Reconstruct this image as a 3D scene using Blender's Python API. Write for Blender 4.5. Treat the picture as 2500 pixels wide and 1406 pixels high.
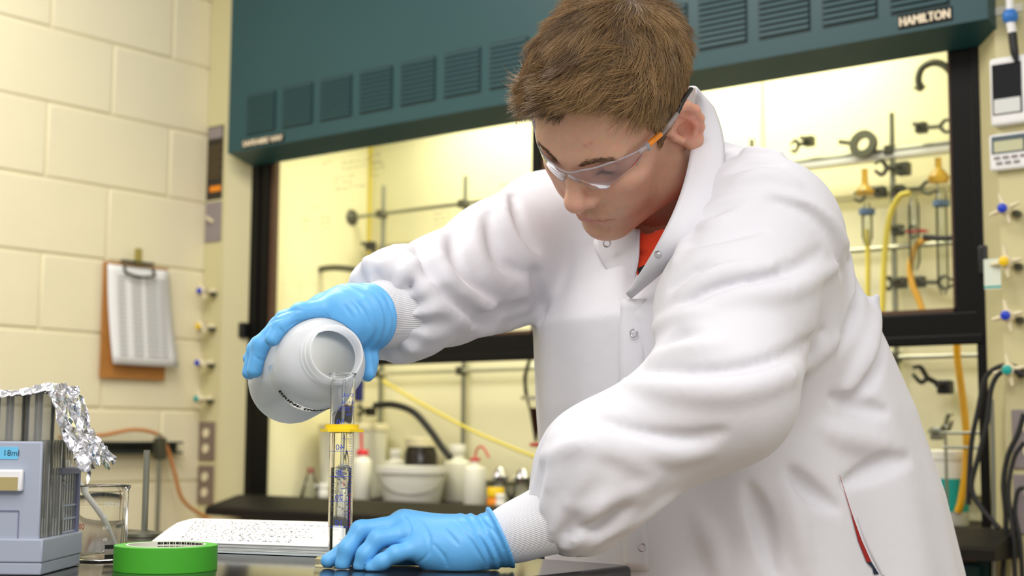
import bpy, bmesh, math, random
import numpy as np
from mathutils import Matrix, Vector
random.seed(7)
rng = np.random.default_rng(7)
scene = bpy.context.scene
for o in list(bpy.data.objects):
    bpy.data.objects.remove(o)
COL = scene.collection

# ---------------------------------------------------------------- camera
YAW, PITCH, ROLL = math.radians(-38.393), math.radians(5.978), math.radians(0.400)
FPX = 3502.0                      # focal length in pixels of a 2500 px wide frame
CAM = np.array([0.0, 0.0, 1.05])
_fw = np.array([math.sin(YAW) * math.cos(PITCH), math.cos(YAW) * math.cos(PITCH), math.sin(PITCH)])
_rt = np.array([math.cos(YAW), -math.sin(YAW), 0.0])
_up = np.cross(_rt, _fw)
_rt, _up = _rt * math.cos(ROLL) + _up * math.sin(ROLL), -_rt * math.sin(ROLL) + _up * math.cos(ROLL)
cd = bpy.data.cameras.new('camera')
cd.sensor_width = 36.0
cd.lens = FPX / 2500.0 * 36.0
cd.clip_start = 0.05
cd.dof.use_dof = True
cd.dof.focus_distance = 1.52
cd.dof.aperture_fstop = 5.6
cam = bpy.data.objects.new('camera', cd)
COL.objects.link(cam)
cam.matrix_world = Matrix(((_rt[0], _up[0], -_fw[0], CAM[0]), (_rt[1], _up[1], -_fw[1], CAM[1]),
                           (_rt[2], _up[2], -_fw[2], CAM[2]), (0, 0, 0, 1)))
scene.camera = cam

# ---------------------------------------------------------------- world, lamps, exposure
w = bpy.data.worlds.new('room_light')
scene.world = w
w.use_nodes = True
w.node_tree.nodes['Background'].inputs[0].default_value = (1.0, 0.97, 0.93, 1)
w.node_tree.nodes['Background'].inputs[1].default_value = 0.50

def area(name, loc, size, energy, col, rot=(0, 0, 0), sy=None):
    d = bpy.data.lights.new(name, 'AREA')
    d.shape = 'RECTANGLE'
    d.size = size
    d.size_y = sy or size
    d.energy = energy
    d.color = col
    o = bpy.data.objects.new(name, d)
    o.location = loc
    o.rotation_euler = rot
    COL.objects.link(o)
    return o

# an added front fill, fluorescent ceiling troffers of the laboratory (above the frame), and the lamp inside the hood
area('front_fill', (0.5, -1.2, 2.75), 1.25, 46, (1.0, 0.975, 0.95), sy=1.25)  # unseen fill added behind the camera to brighten the fronts of things
area('ceiling_lamp_a', (-0.6, -0.1, 2.75), 1.25, 13, (1.0, 0.975, 0.95), sy=1.25)
area('ceiling_lamp_b', (0.9, 0.6, 2.75), 1.25, 16, (1.0, 0.975, 0.95), sy=1.25)
area('ceiling_lamp_c', (-2.2, 1.3, 2.75), 1.25, 31, (1.0, 0.96, 0.90), sy=0.9)
area('hood_lamp', (-2.08, 2.98, 2.10), 1.5, 13, (1.0, 0.95, 0.68), sy=0.30)
scene.view_settings.view_transform = 'Standard'
scene.view_settings.look = 'None'
scene.view_settings.gamma = 1.0
scene.view_settings.use_curve_mapping = False
scene.view_settings.exposure = 0.42

# ---------------------------------------------------------------- pixel helpers (used to find real positions)
def ray(x, y):
    return _fw + _rt * ((x - 1250) / FPX) - _up * ((y - 703) / FPX)
def P(x, y, d):
    return CAM + ray(x, y) * d
def on(x, y, ax, v):
    q = ray(x, y)
    return CAM + q * ((v - CAM[ax]) / q[ax])

# ---------------------------------------------------------------- materials
def srgb(r, g, b):
    f = lambda c: (c / 255 / 12.92) if c <= 10 else ((c / 255 + 0.055) / 1.055) ** 2.4
    return (f(r), f(g), f(b), 1)

def mat(name, col, rough=0.5, metal=0.0, var=0.0, vscale=12.0, bump=0.0, bscale=200.0, trans=0.0, ior=1.45,
        sss=0.0, coat=0.0, sheen=0.0, spec=0.5, alpha=1.0, detail=3.0):
    m = bpy.data.materials.new(name)
    m.use_nodes = True
    nt = m.node_tree
    b = nt.nodes['Principled BSDF']
    b.inputs['Base Color'].default_value = col
    b.inputs['Roughness'].default_value = rough
    b.inputs['Metallic'].default_value = metal
    b.inputs['IOR'].default_value = ior
    b.inputs['Transmission Weight'].default_value = trans
    b.inputs['Specular IOR Level'].default_value = spec
    if sss:
        b.inputs['Subsurface Weight'].default_value = sss
        b.inputs['Subsurface Radius'].default_value = (0.9, 0.35, 0.2)
        b.inputs['Subsurface Scale'].default_value = 0.006
    if coat:
        b.inputs['Coat Weight'].default_value = coat
        b.inputs['Coat Roughness'].default_value = 0.08
    if sheen:
        b.inputs['Sheen Weight'].default_value = sheen
    if alpha < 1:
        b.inputs['Alpha'].default_value = alpha
    tc = nt.nodes.new('ShaderNodeTexCoord')
    if var:
        n = nt.nodes.new('ShaderNodeTexNoise')
        n.inputs['Scale'].default_value = vscale
        n.inputs['Detail'].default_value = detail
        nt.links.new(tc.outputs['Object'], n.inputs['Vector'])
        mx = nt.nodes.new('ShaderNodeMix')
        mx.data_type = 'RGBA'
        mx.inputs[6].default_value = tuple(c * (1 - var) for c in col[:3]) + (1,)
        mx.inputs[7].default_value = tuple(min(1, c * (1 + var)) for c in col[:3]) + (1,)
        nt.links.new(n.outputs['Fac'], mx.inputs[0])
        nt.links.new(mx.outputs[2], b.inputs['Base Color'])
    if bump:
        n2 = nt.nodes.new('ShaderNodeTexNoise')
        n2.inputs['Scale'].default_value = bscale
        n2.inputs['Detail'].default_value = 4.0
        nt.links.new(tc.outputs['Object'], n2.inputs['Vector'])
        bp = nt.nodes.new('ShaderNodeBump')
        bp.inputs['Strength'].default_value = bump
        bp.inputs['Distance'].default_value = 0.002
        nt.links.new(n2.outputs['Fac'], bp.inputs['Height'])
        nt.links.new(bp.outputs['Normal'], b.inputs['Normal'])
    return m

def thin_glass(name, tint=(1, 1, 1, 1), refl=0.06, rough=0.02, haze=0.0, hazecol=(1, 1, 1, 1)):
    m = bpy.data.materials.new(name)
    m.use_nodes = True
    nt = m.node_tree
    nt.nodes.remove(nt.nodes['Principled BSDF'])
    out = nt.nodes['Material Output']
    tr = nt.nodes.new('ShaderNodeBsdfTransparent')
    tr.inputs[0].default_value = tint
    gl = nt.nodes.new('ShaderNodeBsdfGlossy')
    gl.inputs['Roughness'].default_value = rough
    fr = nt.nodes.new('ShaderNodeFresnel')
    fr.inputs['IOR'].default_value = 1.0 + refl * 8
    mx = nt.nodes.new('ShaderNodeMixShader')
    nt.links.new(fr.outputs[0], mx.inputs[0])
    nt.links.new(tr.outputs[0], mx.inputs[1])
    nt.links.new(gl.outputs[0], mx.inputs[2])
    last = mx
    if haze:
        df = nt.nodes.new('ShaderNodeBsdfDiffuse')
        df.inputs[0].default_value = hazecol
        m2 = nt.nodes.new('ShaderNodeMixShader')
        m2.inputs[0].default_value = haze
        nt.links.new(mx.outputs[0], m2.inputs[1])
        nt.links.new(df.outputs[0], m2.inputs[2])
        last = m2
    nt.links.new(last.outputs[0], out.inputs['Surface'])
    return m

M = {}
M['block'] = mat('painted_block', srgb(238, 229, 194), 0.45, var=0.03, vscale=9, bump=0.25, bscale=90)
M['mortar'] = mat('painted_mortar', srgb(228, 219, 184), 0.6, bump=0.2)
M['floor'] = mat('floor_tile', srgb(150, 140, 120), 0.4, var=0.1)
M['beige'] = mat('beige_enamel', srgb(206, 198, 152), 0.38, var=0.02, vscale=4)
M['teal'] = mat('teal_enamel', srgb(28, 70, 76), 0.42, var=0.03, vscale=5)
M['tealdark'] = mat('teal_recess', srgb(20, 42, 44), 0.6)
M['black'] = mat('black_enamel', srgb(12, 11, 10), 0.45, spec=0.2)
M['blackplastic'] = mat('black_plastic', srgb(24, 24, 26), 0.4)
M['rubber'] = mat('black_rubber', srgb(30, 30, 30), 0.55)
M['brownedge'] = mat('brown_gasket', srgb(88, 62, 44), 0.6)
M['liner'] = mat('hood_liner', srgb(244, 238, 200), 0.5, var=0.015, vscale=3)
M['epoxy'] = mat('black_epoxy_top', srgb(34, 33, 34), 0.12, var=0.15, vscale=60)
M['epoxy2'] = mat('grey_epoxy_top', srgb(26, 24, 22), 0.5, var=0.15, vscale=60, spec=0.2)
M['steel'] = mat('steel_rod', srgb(150, 152, 140), 0.35, 0.9)
M['darksteel'] = mat('dark_cast_metal', srgb(86, 86, 72), 0.45, 0.6)
M['alu'] = mat('aluminium_rod', srgb(200, 200, 180), 0.35, 0.7)
M['ivory'] = mat('ivory_plastic', srgb(226, 214, 178), 0.4)
M['white'] = mat('white_plastic', srgb(236, 236, 236), 0.35)
M['hdpe'] = mat('natural_polyethylene', srgb(232, 230, 214), 0.4, sss=0.0)
M['blue'] = mat('blue_plastic', srgb(30, 60, 190), 0.35)
M['yellow'] = mat('yellow_plastic', srgb(240, 200, 20), 0.4)
M['tealcap'] = mat('teal_plastic', srgb(20, 160, 150), 0.4)
M['red'] = mat('red_plastic', srgb(214, 40, 52), 0.4)
M['orange'] = mat('orange_plastic', srgb(238, 140, 20), 0.4)
M['greyplate'] = mat('grey_cover_plate', srgb(142, 132, 132), 0.45)
M['brownplate'] = mat('brown_cover_plate', srgb(126, 110, 96), 0.5)
M['amberhose'] = mat('amber_rubber_tubing', srgb(226, 168, 20), 0.3, coat=0.4)
M['yellowhose'] = mat('pale_yellow_tubing', srgb(226, 208, 80), 0.35)
M['cord'] = mat('orange_cord', srgb(196, 128, 66), 0.5)
M['wood'] = mat('hardboard', srgb(178, 120, 56), 0.6, var=0.12, vscale=40)
M['paper'] = mat('white_paper', srgb(236, 236, 234), 0.7)
M['ink'] = mat('grey_ink', srgb(104, 104, 110), 0.8)
M['darkink'] = mat('black_ink', srgb(30, 30, 30), 0.8)
M['pane'] = thin_glass('sash_glass', refl=0.03)
M['glass'] = mat('clear_glass', (1, 1, 1, 1), 0.02, trans=1.0, ior=1.35)
M['labglass'] = thin_glass('thin_lab_glass', (0.96, 0.97, 0.95, 1), refl=0.055)

# ---------------------------------------------------------------- mesh helpers: world-space geometry, parented to an Empty at the base
ORG = {}
def org(parent):
    return ORG[parent.name] if parent is not None else np.zeros(3)

def thing(name, loc, label=None, cat=None, group=None, kind=None):
    o = bpy.data.objects.new(name, None)
    o.empty_display_size = 0.05
    COL.objects.link(o)
    o.location = loc
    ORG[o.name] = np.array(loc, float)
    tag(o, label, cat, group, kind)
    return o

def tag(o, label=None, cat=None, group=None, kind=None):
    if label: o['label'] = label
    if cat: o['category'] = cat
    if group: o['group'] = group
    if kind: o['kind'] = kind
    return o

def mk(name, V, F, m, parent=None, smooth=False, autosmooth=None):
    V = np.asarray(V, float).reshape(-1, 3)
    if parent is None:
        base = np.array([(V[:, 0].min() + V[:, 0].max()) / 2, (V[:, 1].min() + V[:, 1].max()) / 2, V[:, 2].min()])
    else:
        base = org(parent)
    me = bpy.data.meshes.new(name)
    me.from_pydata((V - base).tolist(), [], [tuple(int(i) for i in f) for f in F])
    me.update()
    if smooth:
        me.shade_smooth()
        if autosmooth:
            try:
                me.set_sharp_from_angle(angle=math.radians(autosmooth))
            except Exception:
                pass
    if m is not None:
        me.materials.append(m)
    o = bpy.data.objects.new(name, me)
    COL.objects.link(o)
    if parent is None:
        o.location = base
    else:
        o.parent = parent
    ORG[o.name] = base
    return o

def copyobj(o, parent, offset):
    """copy of a part with the same mesh, moved by a world offset"""
    c = o.copy()
    COL.objects.link(c)
    c.parent = parent
    c.location = Vector(o.location) + Vector(offset)
    ORG[c.name] = ORG[o.name] + np.array(offset)
    return c

def merge(parts):
    V, F, n = [], [], 0
    for v, f in parts:
        v = np.asarray(v, float).reshape(-1, 3)
        V.append(v)
        F += [tuple(i + n for i in q) for q in f]
        n += len(v)
    return np.concatenate(V), F

def g_box(lo, hi, bev=0.0, seg=2, R=None, c=None):
    """box from lo to hi (local), optional rotation R (3x3, columns = axes) about point c"""
    lo, hi = np.array(lo, float), np.array(hi, float)
    bm = bmesh.new()
    bmesh.ops.create_cube(bm, size=1.0)
    for v in bm.verts:
        v.co = Vector(((lo + hi) / 2 + np.array(v.co) * (hi - lo)).tolist())
    if bev > 0:
        bmesh.ops.bevel(bm, geom=bm.edges[:], offset=bev, segments=seg, profile=0.5, affect='EDGES', clamp_overlap=True)
    V = np.array([v.co[:] for v in bm.verts])
    F = [tuple(v.index for v in f.verts) for f in bm.faces]
    bm.free()
    if R is not None:
        V = V @ np.array(R).T
    if c is not None:
        V = V + np.array(c)
    return V, F

def box(name, lo, hi, m, parent=None, bev=0.0, seg=2, R=None, c=None):
    V, F = g_box(lo, hi, bev, seg, R, c)
    return mk(name, V, F, m, parent, smooth=bev > 0, autosmooth=20)

def prism(pts2, axis, a0, a1):
    """polygon in the two other axes, extruded along axis"""
    n = len(pts2)
    V = []
    for a in (a0, a1):
        for p in pts2:
            q = list(p)
            q.insert(axis, a)
            V.append(q)
    F = [tuple(range(n))[::-1], tuple(range(n, 2 * n))] + [(i, (i + 1) % n, n + (i + 1) % n, n + i) for i in range(n)]
    return np.array(V), F

def crv(pts, n=8):
    """Catmull-Rom through points"""
    p = np.asarray(pts, float)
    if len(p) < 3:
        t = np.linspace(0, 1, n + 1)[:, None]
        return p[0] * (1 - t) + p[-1] * t
    q = np.vstack([2 * p[0] - p[1], p, 2 * p[-1] - p[-2]])
    out = []
    for i in range(1, len(q) - 2):
        for k in range(n):
            t = k / n
            a, b, c, d = q[i - 1], q[i], q[i + 1], q[i + 2]
            out.append(0.5 * ((2 * b) + (-a + c) * t + (2 * a - 5 * b + 4 * c - d) * t * t + (-a + 3 * b - 3 * c + d) * t ** 3))
    out.append(q[-2])
    return np.array(out)

def g_tube(pts, r, seg=10, cap=True):
    p = np.asarray(pts, float)
    n = len(p)
    r = np.broadcast_to(np.asarray(r, float), (n,)) if np.ndim(r) == 0 or len(np.atleast_1d(r)) == n else np.interp(np.linspace(0, 1, n), np.linspace(0, 1, len(r)), r)
    T = np.gradient(p, axis=0)
    T /= np.linalg.norm(T, axis=1)[:, None] + 1e-12
    a = np.array([0, 0, 1.0]) if abs(T[0][2]) < 0.9 else np.array([1.0, 0, 0])
    N = np.cross(T[0], a)
    N /= np.linalg.norm(N)
    V = []
    ang = np.linspace(0, 2 * math.pi, seg, endpoint=False)
    for i in range(n):
        N = N - T[i] * (N @ T[i])
        N /= np.linalg.norm(N) + 1e-12
        B = np.cross(T[i], N)
        V.append(p[i] + r[i] * (np.cos(ang)[:, None] * N + np.sin(ang)[:, None] * B))
    V = np.concatenate(V)
    F = []
    for i in range(n - 1):
        for k in range(seg):
            k2 = (k + 1) % seg
            F.append((i * seg + k, i * seg + k2, (i + 1) * seg + k2, (i + 1) * seg + k))
    if cap:
        F.append(tuple(range(seg))[::-1])
        F.append(tuple((n - 1) * seg + k for k in range(seg)))
    return V, F

def tube(name, pts, r, m, parent=None, seg=10, sub=0):
    if sub:
        pts = crv(pts, sub)
    V, F = g_tube(pts, r, seg)
    return mk(name, V, F, m, parent, smooth=True, autosmooth=50)

def g_lathe(prof, seg=32, c=(0, 0, 0), R=None, closed=False):
    prof = np.asarray(prof, float)
    n = len(prof)
    ang = np.linspace(0, 2 * math.pi, seg, endpoint=False)
    V = []
    for rr, z in prof:
        V.append(np.stack([rr * np.cos(ang), rr * np.sin(ang), np.full(seg, z)], 1))
    V = np.concatenate(V)
    F = []
    for i in range(n if closed else n - 1):
        j = (i + 1) % n
        for k in range(seg):
            k2 = (k + 1) % seg
            F.append((i * seg + k, i * seg + k2, j * seg + k2, j * seg + k))
    if not closed:
        if prof[0][0] > 1e-5:
            F.append(tuple(range(seg))[::-1])
        if prof[-1][0] > 1e-5:
            F.append(tuple((n - 1) * seg + k for k in range(seg)))
    if R is not None:
        V = V @ np.array(R).T
    return V + np.array(c), F

def lathe(name, prof, m, parent=None, seg=32, c=(0, 0, 0), R=None, closed=False, auto=40):
    V, F = g_lathe(prof, seg, c, R, closed)
    return mk(name, V, F, m, parent, smooth=True, autosmooth=auto)

def frame_from_z(z, hint=(0, 0, 1)):
    z = np.asarray(z, float)
    z = z / np.linalg.norm(z)
    h = np.asarray(hint, float)
    if abs(h @ z) > 0.95:
        h = np.array([1.0, 0, 0])
    x = np.cross(h, z)
    x /= np.linalg.norm(x)
    return np.stack([x, np.cross(z, x), z], 1)

def g_text(s, size, extrude=0.0, align='LEFT'):
    cu = bpy.data.curves.new('tmp_text', 'FONT')
    cu.body = s
    cu.size = size
    cu.extrude = extrude
    cu.align_x = align
    cu.resolution_u = 3
    o = bpy.data.objects.new('tmp_text', cu)
    COL.objects.link(o)
    me = o.to_mesh()
    V = np.array([v.co[:] for v in me.vertices]).reshape(-1, 3)
    F = [tuple(p.vertices) for p in me.polygons]
    o.to_mesh_clear()
    bpy.data.objects.remove(o)
    bpy.data.curves.remove(cu)
    return V, F

def text(name, s, size, m, parent, c, ex, ey, extrude=0.0, align='LEFT'):
    """flat lettering: c = origin, ex = reading direction, ey = up"""
    V, F = g_text(s, size, extrude, align)
    ex = np.array(ex, float) / np.linalg.norm(ex)
    ey = np.array(ey, float) / np.linalg.norm(ey)
    ez = np.cross(ex, ey)
    W = np.array(c) + V[:, :1] * ex + V[:, 1:2] * ey + V[:, 2:3] * ez
    return mk(name, W, F, m, parent)

def g_scribble(c, ex, ey, lines, w, lh, stroke, seed, ez_off=0.0008):
    """rows of illegible handwriting as thin flat strokes"""
    r = random.Random(seed)
    ex, ey = np.array(ex, float), np.array(ey, float)
    ez = np.cross(ex, ey)
    V, F = [], []
    for i in range(lines):
        x = 0.0
        W = w * r.uniform(0.6, 1.0)
        while x < W:
            L = lh * r.uniform(0.6, 2.0)
            n = max(3, int(L / lh * 5))
            xs = np.linspace(x, x + L, n)
            ys = -i * lh * 1.5 + np.array([r.uniform(0, lh * 0.8) for _ in range(n)])
            for k in range(n - 1):
                a = np.array([xs[k], ys[k]])
                b = np.array([xs[k + 1], ys[k + 1]])
                d = b - a
                d /= np.linalg.norm(d) + 1e-9
                nn = np.array([-d[1], d[0]]) * stroke / 2
                j = len(V)
                for q in (a + nn, a - nn, b - nn, b + nn):
                    V.append(np.array(c) + ex * q[0] + ey * q[1] + ez * ez_off)
                F.append((j, j + 1, j + 2, j + 3))
            x += L + lh * r.uniform(0.3, 0.9)
    return np.array(V), F
# ================================================================= the room shell
WX = -3.283                    # face of the left block wall
fl = box('floor', (-4.2, -1.6, -0.05), (2.2, 3.6, 0.0), M['floor'])
tag(fl, 'tan tiled laboratory floor', None, None, 'structure')
bw = box('wall_back', (-4.2, 3.5, 0.0), (2.2, 3.6, 2.9), M['block'])
tag(bw, 'cream painted wall behind the fume hood', None, None, 'structure')
wl = box('wall_left', (WX - 0.14, -1.6, 0.0), (WX - 0.004, 3.5, 2.9), M['mortar'])
tag(wl, 'cream painted concrete block wall', None, None, 'structure')
# concrete blocks: courses at z = 0.92 + 0.2015 k, running bond; joints recessed 4 mm and softly rounded
BL, BH, J = 0.4015, 0.2015, 0.007
blk = None
for k in range(-2, 8):
    z0 = 0.9205 + BH * k
    off = 2.36 if k % 2 else 2.36 - BL / 2
    for n in range(-5, 4):
        y0 = off + n * BL
        if y0 > 3.2 or y0 < 0.3:
            continue
        if blk is None:
            blk = box('block', (WX - 0.06, y0 + J / 2, z0 + J / 2), (WX, y0 + BL - J / 2, z0 + BH - J / 2), M['block'], wl, bev=0.004)
            b0 = np.array([0, y0, z0])
        else:
            copyobj(blk, wl, np.array([0, y0, z0]) - b0)

# ================================================================= fume hood
XL, XR = -3.146, -1.003          # sash opening
YF, YS, YT, YB = 2.695, 2.75, 2.65, 3.24
hood = thing('fume_hood', (-2.08, 2.9, 0.0), 'large fume hood with teal louvred top, black sash frame and beige side panels', 'fume hood')
# beige side panels with the bevelled inner edge
pL = mk('side_panel', *prism([(WX + 0.002, YF), (-3.195, YF), (XL, YS), (XL, YB), (WX + 0.002, YB)], 2, 0.0, 2.6), M['beige'], hood)
pR = mk('side_panel', *prism([(-0.55, YF), (-0.951, YF), (XR, YS), (XR, YB), (-0.55, YB)][::-1], 2, 0.0, 2.6), M['beige'], hood)
# teal housing above the sash: front face and sloping underside
hs = mk('top_housing', *prism([(YT, 1.852), (YT, 2.6), (YB, 2.6), (YB, 2.12), (2.80, 2.12), (2.80, 1.9), (2.745, 1.828)], 0, -3.137, -0.947), M['teal'], hood)
GW, GP = 0.120, 0.1475
gr0 = None
for k in range(14):
    x0 = -3.059 + GP * k
    if gr0 is None:
        gr0 = mk('vent_grille', *merge([g_box((x0, YT - 0.0012, 1.892), (x0 + GW, YT - 0.0004, 2.008))]), M['tealdark'], hood)
        sl = []
        for j in range(9):
            z = 1.8975 + 0.01225 * j
            V, F = prism([(YT - 0.0004, z), (YT - 0.0055, z + 0.0005), (YT - 0.0035, z + 0.0075), (YT - 0.0004, z + 0.0085)], 0, x0 + 0.003, x0 + GW - 0.003)
            s = mk('slat', V, F, M['teal'], gr0) if not sl else copyobj(sl[0], gr0, (0, 0, 0.01225 * j))
            sl.append(s)
    else:
        g = copyobj(gr0, hood, (GP * k, 0, 0))
        for s in sl:
            c = s.copy()
            COL.objects.link(c)
            c.parent = g
            ORG[c.name] = ORG[s.name]
np_r = box('nameplate', (-1.126, YT - 0.0015, 1.861), (-1.016, YT, 1.889), M['black'], hood)
M['lettering'] = mat('cream_lettering', srgb(240, 224, 196), 0.4)
def fitted_text(name, s, m, parent, x0, x1, z0, z1, y):
    V, F = g_text(s, 1.0, 0.0)
    lo, hi = V.min(0), V.max(0)
    W = np.stack([x0 + (V[:, 0] - lo[0]) / (hi[0] - lo[0]) * (x1 - x0), np.full(len(V), y), z0 + (V[:, 1] - lo[1]) / (hi[1] - lo[1]) * (z1 - z0)], 1)
    return mk(name, W, F, m, parent)
def boldtext(name, s, parent, x0, x1, z0, z1, y):
    o = fitted_text(name, s, M['lettering'], parent, x0, x1, z0, z1, y)
    bm = bmesh.new()
    bm.from_mesh(o.data)
    bm.free()
    V = np.array([v.co[:] for v in o.data.vertices]) + org(parent)
    F = [tuple(p.vertices) for p in o.data.polygons]
    bpy.data.objects.remove(o)
    VV, FF = merge([(V + np.array([dx, -0.0002 * i, dz]), F) for i, (dx, dz) in enumerate([(0, 0), (0.0012, 0), (-0.0012, 0), (0, 0.0009)])])
    return mk(name, VV, FF, M['lettering'], parent)
boldtext('lettering', 'HAMILTON', hood, -1.122, -1.020, 1.866, 1.884, YT - 0.0025)
box('nameplate', (-3.074, YT - 0.0015, 1.858), (-2.902, YT, 1.880), M['black'], hood)
boldtext('lettering', 'SAFEAIRE VAV', hood, -3.069, -2.908, 1.8615, 1.8765, YT - 0.0025)
# liner, with seams
box('liner_back', (XL, YB - 0.012, 0.872), (XR, YB, 2.12), M['liner'], hood)
box('liner_side', (XL - 0.006, YS + 0.08, 0.872), (XL + 0.012, YB - 0.012, 2.12), M['liner'], hood)
box('liner_side', (XR - 0.012, YS + 0.08, 0.872), (XR + 0.006, YB - 0.012, 2.12), M['liner'], hood)
box('liner_corner_strip', (XL + 0.0, YB - 0.022, 1.62), (XL + 0.020, YB - 0.012, 2.12), M['yellowhose'], hood)
for xs in (-1.742, -2.44):
    box('liner_seam', (xs - 0.005, YB - 0.0145, 1.75), (xs + 0.005, YB - 0.0115, 2.12), mat('seam_strip', srgb(216, 208, 160), 0.5), hood)
box('baffle', (XL + 0.03, YB - 0.05, 1.625), (XR - 0.03, YB - 0.035, 1.640), M['beige'], hood)
box('baffle', (XL + 0.03, YB - 0.05, 0.93), (XR - 0.03, YB - 0.035, 1.60), M['liner'], hood)
#box('lower_baffle', (XL + 0.03, YB - 0.05, 0.93), (XR - 0.03, YB - 0.035, 1.11), M['liner'], hood)
# sash: black frame with two panes, raised half way
SZ0, SZ1 = 1.243, 1.305          # bottom rail
sash = mk('sash_frame', *merge([
    g_box((XL + 0.012, YS + 0.005, SZ0), (XR - 0.006, YS + 0.045, SZ1), 0.004),
    g_box((XL + 0.012, YS - 0.004, SZ0 - 0.004), (XR - 0.006, YS + 0.012, SZ0 + 0.016), 0.003),
    g_box((XL + 0.020, YS + 0.005, SZ1), (XL + 0.070, YS + 0.045, 1.86)),
    g_box((XR - 0.062, YS + 0.005, SZ1), (XR - 0.010, YS + 0.045, 1.86)),
    g_box((-2.122, YS + 0.005, SZ1), (-2.098, YS + 0.045, 1.86)),
]), M['black'], hood)
for x0, x1 in ((XL + 0.07, -2.122), (-2.098, XR - 0.062)):
    box('glass_pane', (x0, YS + 0.022, SZ1), (x1, YS + 0.026, 1.86), M['pane'], sash)
    mk('gasket', *merge([g_box((x0, YS + 0.012, SZ1), (x1, YS + 0.036, SZ1 + 0.008)), g_box((x0, YS + 0.012, SZ1), (x0 + 0.007, YS + 0.036, 1.86)), g_box((x1 - 0.007, YS + 0.012, SZ1), (x1, YS + 0.036, 1.86))]), M['brownedge'], sash)
box('sash_track', (XL, YS - 0.001, 0.872), (XL + 0.034, YS + 0.06, 1.86), M['black'], hood, bev=0.003)
box('sash_track', (XR - 0.02, YS - 0.001, 0.872), (XR, YS + 0.06, 1.86), M['black'], hood, bev=0.003)
sw = box('sash_stop', (XL - 0.030, YS - 0.020, 1.33), (XL + 0.004, YS, 1.375), M['blackplastic'], hood, bev=0.004)
box('sash_stop', (XR - 0.008, YS - 0.016, 1.372), (XR + 0.010, YS, 1.43), M['blackplastic'], hood, bev=0.004)
# handwriting on the glass
pk = []
for (px, py, ln, ww, lh, sd) in ((835, 402, 2, 0.15, 0.011, 1), (786, 404, 1, 0.03, 0.011, 2), (815, 440, 3, 0.10, 0.010, 3), (790, 447, 1, 0.02, 0.011, 4), (760, 510, 1, 0.05, 0.008, 9), (740, 545, 2, 0.03, 0.013, 5), (782, 535, 3, 0.03, 0.010, 6), (1060, 525, 3, 0.07, 0.010, 7), (1220, 455, 2, 0.04, 0.009, 8), (905, 385, 4, 0.05, 0.012, 10)):
    q = on(px, py, 1, YS + 0.021)
    pk.append(g_scribble(q, (1, 0, 0), (0, 0, 1), ln, ww, lh, 0.0016, sd, 0.0))
_mw = mk('marker_writing', *merge(pk), mat('grey_marker', srgb(140, 140, 110), 0.8), sash)
_mw['kind'] = 'stuff'

# gas and water valves on the side panels
def valve(cx, cz, capmat, rot, R=0.026):
    v = mk('valve_handle', *merge([g_lathe([(0.011, 0.0), (0.0085, 0.006), (0.008, 0.030), (0.012, 0.032), (0.012, 0.046), (0.009, 0.049)], 16, (cx, YF, cz), frame_from_z((0, -1, 0)))] +
           [g_tube([(cx + math.cos(a) * 0.008, YF - 0.038, cz + math.sin(a) * 0.008), (cx + math.cos(a) * R * 0.7, YF - 0.039, cz + math.sin(a) * R * 0.7), (cx + math.cos(a) * R, YF - 0.040, cz + math.sin(a) * R)], [0.0055, 0.0042, 0.0026], 8)
            for a in [rot + i * math.pi / 2 for i in range(4)]]), M['ivory'], hood, smooth=True, autosmooth=50)
    lathe('color_cap', [(0.0, 0.0565), (0.005, 0.0562), (0.0088, 0.054), (0.0092, 0.048), (0.0, 0.048)], capmat, v, 16, (cx, YF, cz), frame_from_z((0, -1, 0)))
    tube('valve_outlet', [(cx + 0.012, YF, cz - 0.006), (cx + 0.014, YF - 0.018, cz - 0.008)], 0.007, M['darksteel'], v)
for i, (z, cm) in enumerate(((1.463, 'blue'), (1.361, 'yellow'), (1.257, 'blue'), (1.155, 'tealcap'))):
    valve(-3.237, z, M[cm], 0.5 + 0.35 * i)
for i, (z, cm) in enumerate(((1.484, 'blue'), (1.384, 'yellow'), (1.283, 'blue'), (1.182, 'tealcap'))):
    valve(-0.928, z, M[cm], (0.32, 0.12, 0.2, 0.18)[i], 0.03)
# outlet plates
def outlet(x, z, m, ivory=True):
    p = box('outlet_plate', (x - 0.034, YF - 0.005, z - 0.055), (x + 0.034, YF, z + 0.055), m, hood, bev=0.003)
    for dz in (-0.022, 0.022):
        r = lathe('socket', [(0.0, 0.003), (0.013, 0.003), (0.0135, 0.0), (0.0135, -0.001)], M['ivory'], p, 16, (x, YF - 0.005, z + dz), frame_from_z((0, -1, 0)))
outlet(-3.243, 1.036, M['brownplate'])
outlet(-3.243, 0.912, M['brownplate'])
outlet(-0.905, 1.055, M['greyplate'])
outlet(-0.905, 0.935, M['greyplate'])
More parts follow.
